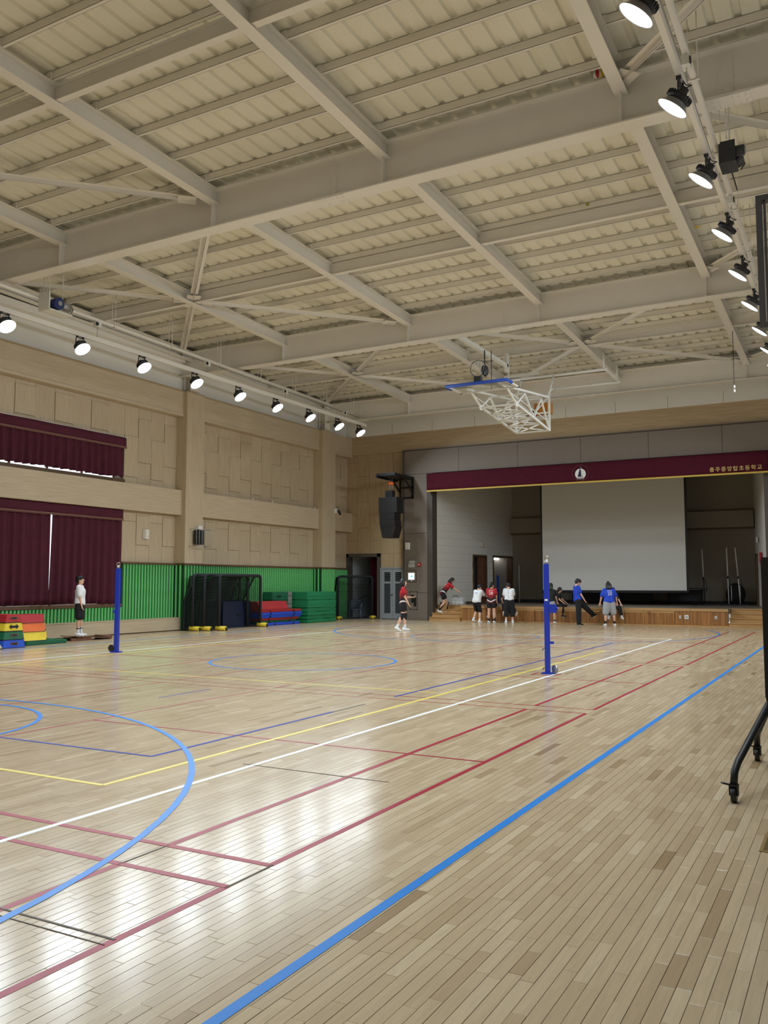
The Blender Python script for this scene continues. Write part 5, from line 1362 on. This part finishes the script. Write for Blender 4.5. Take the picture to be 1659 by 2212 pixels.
#@@PEOPLE
# ------------------------------------------------------------------ people
def cap(mb, p0, r0, p1, r1, n=12):
    p0 = Vector(p0); p1 = Vector(p1); d = p1-p0; L = d.length
    if L < 1e-5: return mb.sphere(p0, max(r0, r1), n, 8)
    prof = [(1e-4, -r0)] + [(r0*math.sin(a), -r0*math.cos(a)) for a in (0.5, 1.0, 1.4)] + [(r0, 0), (r1, L)] + [(r1*math.sin(a), L+r1*math.cos(a)) for a in (1.4, 1.0, 0.5)] + [(1e-4, L+r1)]
    return mb.lathe(prof, p0, d, n)

def remesh(mb, name, mat, parent, vox, it=3):
    me = bpy.data.meshes.new(name+'_raw'); me.from_pydata([tuple(p) for p in mb.v], [], mb.f); me.update()
    bm = bmesh.new(); bm.from_mesh(me); bmesh.ops.remove_doubles(bm, verts=bm.verts, dist=2e-4); bmesh.ops.recalc_face_normals(bm, faces=bm.faces); bm.to_mesh(me); bm.free()
    t = bpy.data.objects.new(name+'_raw', me); C.objects.link(t)
    m = t.modifiers.new('remesh', 'REMESH'); m.mode = 'VOXEL'; m.voxel_size = vox; m.use_smooth_shade = True
    bpy.context.view_layer.update()
    out = bpy.data.meshes.new_from_object(t.evaluated_get(bpy.context.evaluated_depsgraph_get()))
    bpy.data.objects.remove(t); bpy.data.meshes.remove(me)
    bm = bmesh.new(); bm.from_mesh(out)
    for _ in range(it): bmesh.ops.smooth_vert(bm, verts=bm.verts, factor=0.5, use_axis_x=True, use_axis_y=True, use_axis_z=True)
    for f in bm.faces: f.smooth = True
    bm.to_mesh(out); bm.free()
    out.name = name; out.materials.clear(); out.materials.append(mat)
    o = bpy.data.objects.new(name, out); C.objects.link(o); o.parent = parent
    return o

def jersey(pel, up, length):
    m, nt, b = new_mat('red_black_jersey')
    tc = N(nt, 'ShaderNodeTexCoord')
    sb_ = N(nt, 'ShaderNodeVectorMath', operation='SUBTRACT'); sb_.inputs[1].default_value = pel
    dt = N(nt, 'ShaderNodeVectorMath', operation='DOT_PRODUCT'); dt.inputs[1].default_value = tuple(Vector(up)/length)
    nt.links.new(tc.outputs['Object'], sb_.inputs[0]); nt.links.new(sb_.outputs['Vector'], dt.inputs[0])
    sx = N(nt, 'ShaderNodeSeparateXYZ'); nt.links.new(sb_.outputs['Vector'], sx.inputs[0])
    ab = N(nt, 'ShaderNodeMath', operation='ABSOLUTE'); nt.links.new(sx.outputs['X'], ab.inputs[0])
    ma = N(nt, 'ShaderNodeMath', operation='MULTIPLY_ADD'); ma.inputs[1].default_value = -1.1
    nt.links.new(ab.outputs[0], ma.inputs[0]); nt.links.new(dt.outputs['Value'], ma.inputs[2])
    cr = N(nt, 'ShaderNodeValToRGB'); cr.color_ramp.interpolation = 'CONSTANT'; e = cr.color_ramp.elements
    e[0].position = 0.0; e[0].color = srgb(120,20,40)
    e[1].position = 0.10; e[1].color = srgb(236,230,230)
    for p, c in ((0.19, srgb(24,18,22)), (0.33, srgb(96,18,34)), (0.45, srgb(140,24,38)), (0.62, srgb(190,30,44))):
        q = e.new(p); q.color = c
    nt.links.new(ma.outputs[0], cr.inputs['Fac']); nt.links.new(cr.outputs['Color'], b.inputs['Base Color'])
    b.inputs['Roughness'].default_value = 0.75
    return m

def person(label, loc, rz, H, pose, outfit, seat=None, group='children and helpers in the gym'):
    r = empty('person', loc, rz, label, 'person', group)
    s = H/1.6
    lean = pose.get('lean', 0.0); roll = pose.get('roll', 0.0)
    up = Vector((math.sin(roll), math.sin(lean)*math.cos(roll), math.cos(lean)*math.cos(roll))).normalized()
    rt = Vector((math.cos(pose.get('twist', 0)), math.sin(pose.get('twist', 0)), 0)); rt = (rt - up*rt.dot(up)).normalized()
    fw = up.cross(rt)
    TH, SH = 0.39*s, 0.385*s
    legs = {}
    for side, key in ((-1, 'L'), (1, 'R')):
        a, ab, kn, ft = pose.get('leg'+key, (0.0, 0.04, 0.0, 0.0))
        hip = Vector((side*0.085*s, 0, 0))
        kd = Vector((side*math.sin(ab), math.sin(a)*math.cos(ab), -math.cos(a)*math.cos(ab)))
        knee = hip + kd*TH
        b = a-kn
        an = knee + Vector((side*math.sin(ab)*0.6, math.sin(b), -math.cos(b))).normalized()*SH
        toe = an + Vector((side*math.sin(ab)*0.07, math.cos(ft)*0.13, -0.052+math.sin(ft)*0.13))*s
        heel = an + Vector((0, -0.045*math.cos(ft), -0.052-0.045*math.sin(ft)))*s
        legs[key] = [hip, knee, an, toe, heel]
    low = min(min(l[3].z, l[4].z) for l in legs.values()) - 0.022*s
    pz = (seat + 0.10*s) if seat is not None else -low
    off = Vector((0, 0, pz))
    for l in legs.values():
        for i in range(5): l[i] = l[i]+off
    pel = off.copy()
    wst = pel + up*0.16*s; chs = pel + up*0.34*s + fw*0.01*s; shc = pel + up*0.45*s; nk = pel + up*0.50*s; 
    hp_, hy_ = pose.get('head', (0.0, 0.0))
    Rh = Matrix((rt, fw, up)).transposed() @ Matrix.Rotation(hy_, 3, 'Z') @ Matrix.Rotation(-hp_, 3, 'X')
    hc = nk + up*0.03*s + (Rh @ Vector((0, 0.015, 0.105)))*s
    arms = {}
    for side, key in ((-1, 'L'), (1, 'R')):
        a, ab, el = pose.get('arm'+key, (0.05, 0.12, 0.15))[:3]; inn = pose.get('in'+key, 0.0)
        sh = shc + rt*side*0.155*s
        ud = Vector((side*math.sin(ab), math.sin(a)*math.cos(ab), -math.cos(a)*math.cos(ab)))
        ud = Matrix.Rotation(0, 3, 'Z') @ ud
        eb_ = sh + ud*0.265*s
        fa_ = a+el
        fd = Vector((side*(math.sin(ab)*0.5-inn), math.sin(fa_), -math.cos(fa_))).normalized()
        wr_ = eb_ + fd*0.225*s
        arms[key] = [sh, eb_, wr_, fd, side]
    bl = pose.get('bulk', 1.0)
    # --- body
    mb = MB()
    for sd_ in (-1, 1):
        cap(mb, pel+rt*sd_*0.07*s, 0.088*s*bl, wst+rt*sd_*0.05*s, 0.08*s*bl); cap(mb, wst+rt*sd_*0.05*s, 0.08*s*bl, chs+rt*sd_*0.075*s, 0.092*s*bl); cap(mb, chs+rt*sd_*0.07*s, 0.09*s*bl, shc+rt*sd_*0.10*s, 0.055*s)
    cap(mb, shc, 0.06*s, nk+up*0.05*s, 0.047*s)
    for k, (hip, kn, an, toe, heel) in legs.items():
        cap(mb, hip, 0.082*s*bl, kn, 0.054*s*bl); m_ = kn.lerp(an, 0.35) - fw*0.012*s; cap(mb, kn, 0.052*s*bl, m_, 0.052*s*bl); cap(mb, m_, 0.052*s*bl, an, 0.034*s); cap(mb, heel, 0.03*s, toe, 0.026*s); cap(mb, an, 0.034*s, heel, 0.03*s)
    for k, (sh, el, wr_, fd, side) in arms.items():
        cap(mb, sh, 0.05*s*bl, el, 0.036*s*bl); cap(mb, el, 0.036*s*bl, wr_, 0.025*s)
        sdv = Vector((1, 0, 0)); sdv = (sdv - fd*sdv.dot(fd)).normalized(); nv = fd.cross(sdv)
        palm = wr_ + fd*0.075*s
        for q in (-0.022, 0.0, 0.022): cap(mb, wr_+sdv*q*0.6*s, 0.017*s, palm+sdv*q*s, 0.016*s)
        curl = nv*(-1 if (nv.dot(fw) < 0) else 1)
        for q, L in ((-0.03, 0.052), (-0.01, 0.066), (0.01, 0.062), (0.03, 0.05)):
            a0 = palm+sdv*q*s; a1 = a0+(fd*L*0.55+curl*0.008)*s; a2 = a1+(fd*L*0.45+curl*0.022)*s
            cap(mb, a0, 0.0105*s, a1, 0.0095*s, 8); cap(mb, a1, 0.0095*s, a2, 0.008*s, 8)
        t0 = wr_+fd*0.025*s+sdv*0.03*s*(-side); t1 = t0+(fd*0.03+sdv*0.028*(-side))*s; t2 = t1+(fd*0.028+sdv*0.006*(-side))*s
        cap(mb, t0, 0.0125*s, t1, 0.0115*s, 8); cap(mb, t1, 0.0115*s, t2, 0.009*s, 8)
    def hv(x, y, z): return hc + (Rh @ Vector((x, y, z)))*s
    def hsphere(mb, c, rad, sc): 
        base = len(mb.v); mb.sphere((0,0,0), 1.0, 16, 12)
        for i in range(base, len(mb.v)):
            q = Vector(mb.v[i]); mb.v[i] = tuple(hv(c[0]+q.x*rad*sc[0], c[1]+q.y*rad*sc[1], c[2]+q.z*rad*sc[2]))
    hsphere(mb, (0,0,0.01), 0.1, (0.76,0.93,1.05)); hsphere(mb, (0,0.022,-0.055), 0.06, (0.95,1.05,1.0)); hsphere(mb, (0,0.096,-0.012), 0.017, (0.7,1.1,1.3))
    for sd_ in (-1, 1): hsphere(mb, (sd_*0.077,-0.006,-0.012), 0.024, (0.45,0.8,1.2))
    remesh(mb, 'body', M['skin'], r, 0.0105*s, 2)
    for sd_ in (-1, 1):
        e_ = MB(); hsphere(e_, (sd_*0.031,0.082,0.004), 0.0115, (1.2,0.6,0.7)); e_.build('eye', M['eye'], r)
        br = MB(); hsphere(br, (sd_*0.032,0.083,0.028), 0.02, (1.0,0.45,0.2)); br.build('eyebrow', M['hair'], r)
    mo = MB(); hsphere(mo, (0,0.081,-0.058), 0.02, (1.1,0.4,0.32)); mo.build('mouth', M['lip'], r)
    # --- hair
    hr_ = MB(); kind = outfit['hair']
    hsphere(hr_, (0,-0.02,0.03), 0.108, (0.82,0.95,0.98))
    if kind == 'short':
        for i in range(9):
            t = -1.3+2.6*i/8; hsphere(hr_, (0.066*math.sin(t),0.045+0.03*math.cos(t),0.062), 0.034, (0.9,0.9,0.8))
        hsphere(hr_, (0,-0.06,-0.02), 0.06, (1.1,0.7,1.0))
        for i in range(14): a = i*2.4; hsphere(hr_, (0.06*math.cos(a),-0.01+0.06*math.sin(a),0.105), 0.026, (1,1,0.8))
    elif kind in ('long', 'longfront'):
        for sd_ in (-1, 1):
            hsphere(hr_, (sd_*0.066,0.0,-0.05), 0.05, (0.5,1.0,1.7))
        for q in (-0.05, 0.0, 0.05): cap(hr_, hv(q,-0.065,0.0), 0.05*s, hv(q,-0.075,-0.10), 0.045*s)
        if kind == 'long':
            base = hv(0,-0.075,-0.08)
            for q in (-0.05, 0.0, 0.05): cap(hr_, base+rt*q*s, 0.04*s, base+rt*q*s*1.1-up*0.24*s-fw*0.03*s, 0.03*s)
        else:
            for q in (-0.07, 0.07):
                p = hv(q,0.01,-0.07); cap(hr_, p, 0.035*s, p+Vector((0,0.02,-0.28))*s, 0.02*s); cap(hr_, hv(q*0.6,-0.05,-0.05), 0.05*s, hv(q*0.6,-0.05,-0.05)+Vector((0,0.06,-0.30))*s, 0.025*s)
    elif kind == 'bob':
        for q in (-0.055, 0.0, 0.055): cap(hr_, hv(q,-0.045,0.0), 0.058*s, hv(q*1.2,-0.05,-0.125), 0.05*s)
        if outfit.get('bun'): hsphere(hr_, (0,-0.03,0.135), 0.035, (1,1,1))
    elif kind == 'tail':
        cap(hr_, hv(0,-0.11,0.02), 0.035*s, hv(0,-0.13,-0.12), 0.03*s); hsphere(hr_, (0,-0.05,-0.03), 0.06, (1.2,0.8,1.0))
    remesh(hr_, 'hair', M['hair'], r, 0.012*s, 2)
    # --- shirt
    g = 0.020*s*outfit.get('loose', 1.0)
    sm = MB(); hem = outfit.get('hem', -0.04)
    for sd_ in (-1, 1):
        cap(sm, pel+up*(hem+0.09)*s+rt*sd_*0.07*s, 0.085*s*bl+g*1.5, wst+rt*sd_*0.055*s, 0.085*s*bl+g*1.25); cap(sm, wst+rt*sd_*0.055*s, 0.085*s*bl+g*1.2, chs+rt*sd_*0.08*s, 0.094*s*bl+g); cap(sm, chs+rt*sd_*0.07*s, 0.092*s*bl+g, shc+rt*sd_*0.105*s, 0.058*s+g*0.6)
    sl_ = outfit.get('sleeve', 0.62)
    for k, (sh, el, wr_, fd, side) in arms.items():
        cap(sm, sh, 0.052*s*bl+g*0.8, sh.lerp(el, sl_), 0.045*s*bl+g*1.1)
        if sl_ > 0.95: cap(sm, el, 0.045*s+g*0.8, wr_, 0.032*s+g*0.5)
    cap(sm, shc+up*0.01*s, 0.07*s+g*0.2, nk-up*0.02*s, 0.05*s)
    mat = outfit['shirt'] if outfit['shirt'] != 'jersey' else jersey(tuple(pel+up*hem*s), up, 0.5*s)
    shirt = remesh(sm, 'shirt', mat, r, 0.012*s, 3)
    if 'number' in outfit or 'print' in outfit:
        bv = BVHTree.FromPolygons([v.co.copy() for v in shirt.data.vertices], [tuple(p.vertices) for p in shirt.data.polygons])
        def decal(name, body, size, up_off, mat_, front=False, dx=0.0):
            t = text_mesh(name, body, size, mat_, shirt, (0,0,0), (0,0,0), 0.0)
            bm = bmesh.new(); bm.from_mesh(t.data); bmesh.ops.triangulate(bm, faces=bm.faces); bmesh.ops.subdivide_edges(bm, edges=[e for e in bm.edges if e.calc_length() > 0.03], cuts=1); bm.to_mesh(t.data); bm.free()
            sg_ = 1 if front else -1
            for v in t.data.vertices:
                o_ = pel + up*up_off*s + rt*(v.co.x*(-sg_)+dx)*1.0 + up*v.co.y + fw*sg_*0.6
                hit = bv.ray_cast(o_, -fw*sg_)
                v.co = (hit[0] + fw*sg_*0.005) if hit[0] is not None else (o_ - fw*sg_*0.45)
        if 'number' in outfit: decal('number_print', outfit['number'], 0.17*s, 0.31, M['print_white']); decal('name_print', '● ● ●', 0.05*s, 0.42, M['print_white'])
        if 'print' in outfit: decal('back_print', '▬▬▬', 0.05*s, 0.36, outfit['print'])
    # --- shorts or trousers
    pm = MB(); lg = outfit.get('legs', 0.75); gg = 0.022*s*outfit.get('legloose', 1.0)
    for sd_ in (-1, 1): cap(pm, pel+rt*sd_*0.07*s, 0.088*s*bl+gg*0.6, pel+up*0.07*s+rt*sd_*0.065*s, 0.082*s*bl+gg*0.4)
    for k, (hip, kn, an, toe, heel) in legs.items():
        if lg <= 1.0: e_ = hip.lerp(kn, lg); cap(pm, hip, 0.084*s*bl+gg, e_, (0.084-0.028*lg)*s*bl+gg*1.35)
        else:
            cap(pm, hip, 0.084*s*bl+gg, kn, 0.056*s*bl+gg*1.2); e_ = kn.lerp(an, lg-1.0); cap(pm, kn, 0.056*s*bl+gg*1.2, e_, 0.045*s*bl+gg*1.2)
    remesh(pm, 'trousers' if lg > 1.0 else 'shorts', outfit['pants'], r, 0.012*s, 2)
    # --- leggings, knee pads, socks, shoes
    for k, (hip, kn, an, toe, heel) in legs.items():
        if outfit.get('leggings'):
            q = MB(); cap(q, hip.lerp(kn, 0.6), 0.066*s, kn, 0.06*s); cap(q, kn, 0.06*s, kn.lerp(an, 0.35), 0.058*s); cap(q, kn.lerp(an, 0.35), 0.058*s, an, 0.042*s); remesh(q, 'legging', M['kshirt'], r, 0.014*s, 2)
        if outfit.get('pads'):
            d0 = kn.lerp(hip, 0.2); d1 = kn.lerp(an, 0.28); q = MB(); cap(q, d0, 0.062*s, kn+fw*0.006*s, 0.066*s); cap(q, kn+fw*0.006*s, 0.066*s, d1, 0.054*s); remesh(q, 'knee_pad', M['kshirt'], r, 0.014*s, 2)
        so = outfit.get('socks')
        if so:
            q = MB(); cap(q, kn.lerp(an, so[1]), (0.05 if so[1] < 0.6 else 0.043)*s, an, 0.042*s); cap(q, an, 0.042*s, heel, 0.036*s)
            sk_ = remesh(q, 'sock', so[0], r, 0.012*s, 2)
            if outfit.get('sockband'):
                c_ = kn.lerp(an, so[1]+0.06); d_ = (an-kn).normalized(); MB().lathe([(0.047*s,-0.012),(0.0475*s,0.0),(0.047*s,0.012)], c_, d_, 14).build('sock_stripe', M['kshirt'], sk_)
        sh_ = MB(); dirn = (toe-heel).normalized(); sidev = dirn.cross(Vector((0,0,1))).normalized() if abs(dirn.z) < 0.95 else Vector((1,0,0)); upv = sidev.cross(dirn)
        for q in (-0.014, 0.014): cap(sh_, heel+sidev*q*s+upv*0.006*s, 0.033*s, heel.lerp(toe, 0.5)+sidev*q*1.3*s+upv*0.008*s, 0.036*s); cap(sh_, heel.lerp(toe, 0.5)+sidev*q*1.3*s, 0.036*s, toe+sidev*q*s-upv*0.004*s, 0.029*s)
        cap(sh_, heel+upv*0.03*s, 0.036*s, heel.lerp(toe, 0.45)+upv*0.022*s, 0.034*s)
        so_ = remesh(sh_, 'shoe', outfit.get('shoe', M['wshirt']), r, 0.010*s, 2)
        mid = heel.lerp(toe, 0.5)-upv*0.022*s
        sm_ = MB(); m3 = Matrix((sidev, dirn, upv)).transposed(); pts = []
        for i in range(20):
            t = 2*PI*i/20; pts.append(mid + sidev*0.046*s*math.cos(t) + dirn*((toe-heel).length/2+0.03*s)*math.sin(t))
        sm_.prism([p-upv*0.008*s for p in pts], upv*0.016*s); sm_.build('sole', M['sole'], so_)
    return r

RIGHT, AWAY, LEFT_, TOWARD = math.radians(-61.2), math.radians(28.8), math.radians(118.8), math.radians(208.8)
W_, K_ = M['wshirt'], M['kshirt']
person('girl in red and black jersey walking alone across the court', (-12.72, 24.4, 0), RIGHT, 1.63,
       dict(lean=0.0, head=(0.0, 0.0), legL=(0.18,0.03,0.22,0.0), legR=(-0.05,0.03,0.42,-0.45), armR=(0.22,0.05,0.25), armL=(0.12,0.10,1.42)),
       dict(hair='long', shirt='jersey', hem=-0.10, pants=K_, legs=0.5, pads=True, socks=(W_,0.72), number='28'))
person('boy in white shirt and black shorts standing on the springboard', (-18.33, 16.38, 0.115), RIGHT+0.15, 1.59,
       dict(lean=-0.02, head=(-0.15,0.05), legL=(0.05,0.02,0.03,0.0), legR=(0.0,0.03,0.03,0.0), armR=(0.12,0.06,0.12), armL=(0.05,0.06,0.1)),
       dict(hair='short', shirt=W_, pants=K_, legs=0.88, legloose=1.5, loose=1.5, hem=-0.06, sleeve=0.78, socks=(W_,0.62), sockband=True))
person('girl with long black hair bending on the stage steps over a clear box', (-14.86, 32.0, 0.31), RIGHT+0.05, 1.58,
       dict(lean=0.62, head=(0.1,-0.35), legL=(0.45,0.03,0.35,0.0), legR=(0.15,0.03,0.75,-0.3), armR=(0.85,0.05,0.1), armL=(0.95,0.05,0.1)),
       dict(hair='longfront', shirt='jersey', hem=-0.10, pants=K_, legs=0.5, socks=(K_,0.3), number='28'))
person('child in white T-shirt with blue back print leaning towards the stage edge', (-12.98, 31.05, 0), AWAY-0.75, 1.52,
       dict(lean=0.28, head=(0.25,-0.2), legL=(0.35,0.05,0.85,-0.2), legR=(0.25,0.08,0.45,0.0), armR=(0.9,0.1,0.3), armL=(0.5,0.1,0.6)),
       dict(hair='short', shirt=W_, pants=K_, legs=1.05, legloose=0.8, loose=1.6, sleeve=0.8, socks=(W_,0.75), print=M['bshirt']))
person('girl in red jersey number 28 standing with her back to the viewer', (-12.36, 31.05, 0), AWAY-0.35, 1.55,
       dict(lean=0.05, head=(0.12,-0.5), legL=(0.02,0.05,0.03,0.0), legR=(0.03,0.03,0.03,0.0), armR=(0.25,0.06,0.3), armL=(0.3,0.06,0.5)),
       dict(hair='tail', shirt='jersey', hem=-0.10, pants=K_, legs=0.5, socks=(K_,0.38), number='28'))
person('child in striped top seated on the stage edge behind the girl number 28', (-12.55, 31.72, 0), TOWARD-0.3, 1.45,
       dict(lean=0.1, head=(0.1,0.0), legL=(1.35,0.1,1.2,-0.2), legR=(1.35,0.1,1.35,-0.2), armR=(0.5,0.1,0.6), armL=(0.5,0.1,0.6)),
       dict(hair='bob', shirt=M['fringe'], pants=K_, legs=0.9, socks=(W_,0.75)), seat=SZ+0.005)
person('child in plain white T-shirt and wide black trousers with back turned', (-11.66, 31.12, 0), AWAY-0.05, 1.56,
       dict(lean=0.25, head=(0.3,0.25), legL=(0.12,0.07,0.12,0.0), legR=(0.12,0.07,0.12,0.0), armR=(0.5,0.14,0.5), armL=(0.45,0.12,0.7)),
       dict(hair='short', shirt=W_, pants=K_, legs=1.35, legloose=2.2, loose=1.4, sleeve=0.7, socks=(W_,0.6)))
person('child in black seated on the stage holding up both feet behind the plain white T-shirt', (-12.0, 31.70, 0), TOWARD+0.1, 1.42,
       dict(lean=-0.05, head=(0.2,0.0), legL=(1.2,0.30,0.35,1.0), legR=(1.2,0.30,0.35,1.0), armR=(0.4,0.2,0.6), armL=(0.4,0.2,0.6)),
       dict(hair='bob', shirt=K_, pants=K_, legs=1.5, socks=(K_,0.5), shoe=M['sole']), seat=SZ+0.005)
person('child in black T-shirt and pale shorts standing behind the blue post', (-10.03, 31.05, 0), AWAY-0.55, 1.52,
       dict(lean=0.1, head=(0.2,-0.1), legL=(0.1,0.05,0.1,0.0), legR=(0.45,0.05,0.5,0.0), armR=(0.35,0.12,0.2), armL=(0.35,0.1,0.4)),
       dict(hair='bob', shirt=K_, pants=M['gshorts'], legs=0.75, legloose=1.3, pads=True, socks=(K_,0.85)))
person('child in black with fringe seated on the stage edge beside the blue post', (-10.06, 31.85, 0), RIGHT-0.5, 1.42,
       dict(lean=0.2, head=(0.35,0.1), legL=(1.4,0.1,1.5,0.0), legR=(1.4,0.1,1.5,0.0), armR=(0.5,0.1,0.4), armL=(0.5,0.1,0.4)),
       dict(hair='bob', shirt=K_, pants=K_, legs=1.6, socks=(K_,0.5), shoe=K_), seat=SZ+0.005)
person('boy in plain blue T-shirt and black trousers swinging one leg forward', (-8.98, 31.0, 0), RIGHT+0.12, 1.68,
       dict(lean=-0.05, head=(0.45,0.0), legL=(0.92,0.03,0.10,0.5), legR=(0.0,0.03,0.0,0.0), armR=(0.35,0.08,0.2), armL=(0.2,0.15,0.3)),
       dict(hair='short', shirt=M['bshirt'], pants=K_, legs=1.92, legloose=1.5, loose=1.3, hem=-0.07, shoe=K_))
person('child in blue jersey number 20 and grey shorts standing with back turned', (-7.80, 30.9, 0), AWAY, 1.56,
       dict(lean=0.08, head=(0.3,0.0), legL=(0.05,0.12,0.1,0.0), legR=(0.05,0.16,0.1,0.0), armR=(0.1,0.42,0.1), armL=(0.1,0.42,0.1), bulk=1.12),
       dict(hair='bob', bun=True, shirt=M['bshirt'], pants=M['gshorts'], legs=0.95, legloose=1.9, loose=1.7, sleeve=0.72, leggings=True, number='20'))
person('child in black seated on the stage edge, mostly hidden by the player number 20', (-7.90, 31.75, 0), TOWARD, 1.4,
       dict(lean=0.15, head=(0.3,0.0), legL=(1.3,0.3,1.15,-0.1), legR=(1.3,0.3,1.15,-0.1), armR=(0.4,0.25,0.5), armL=(0.4,0.3,0.4)),
       dict(hair='bob', shirt=K_, pants=K_, legs=1.7, socks=(W_,0.8)), seat=SZ+0.005)
# clear box the bending girl reaches for
cbx = empty('clear_storage_box', (-14.45, 32.55, 0.625), 0.1, 'clear plastic storage box with handle on the top stage step', 'box')
mb = MB(); a, b, hh = 0.3, 0.2, 0.30
mb.box(-a,a,-b,-b+0.006,0,hh); mb.box(-a,a,b-0.006,b,0,hh); mb.box(-a,-a+0.006,-b,b,0,hh); mb.box(a-0.006,a,-b,b,0,hh); mb.box(-a,a,-b,b,0,0.006); mb.build('box_body', M['clearbox'], cbx)
BOX('lid', M['clearbox'], cbx, -a-0.015, a+0.015, -b-0.015, b+0.015, hh, hh+0.02); MB().tube([(-0.12,-b-0.02,hh+0.01),(-0.1,-b-0.03,hh+0.07),(0.1,-b-0.03,hh+0.07),(0.12,-b-0.02,hh+0.01)],0.012,6).build('handle', M['black'], cbx)
for i in range(5): MB().sphere((-0.2+0.1*i,0.02*(i % 2),0.09),0.08,8,6,(1.1,1.2,0.7 if i % 2 else 1.1)).build('white_cloth', M['wshirt'], cbx)
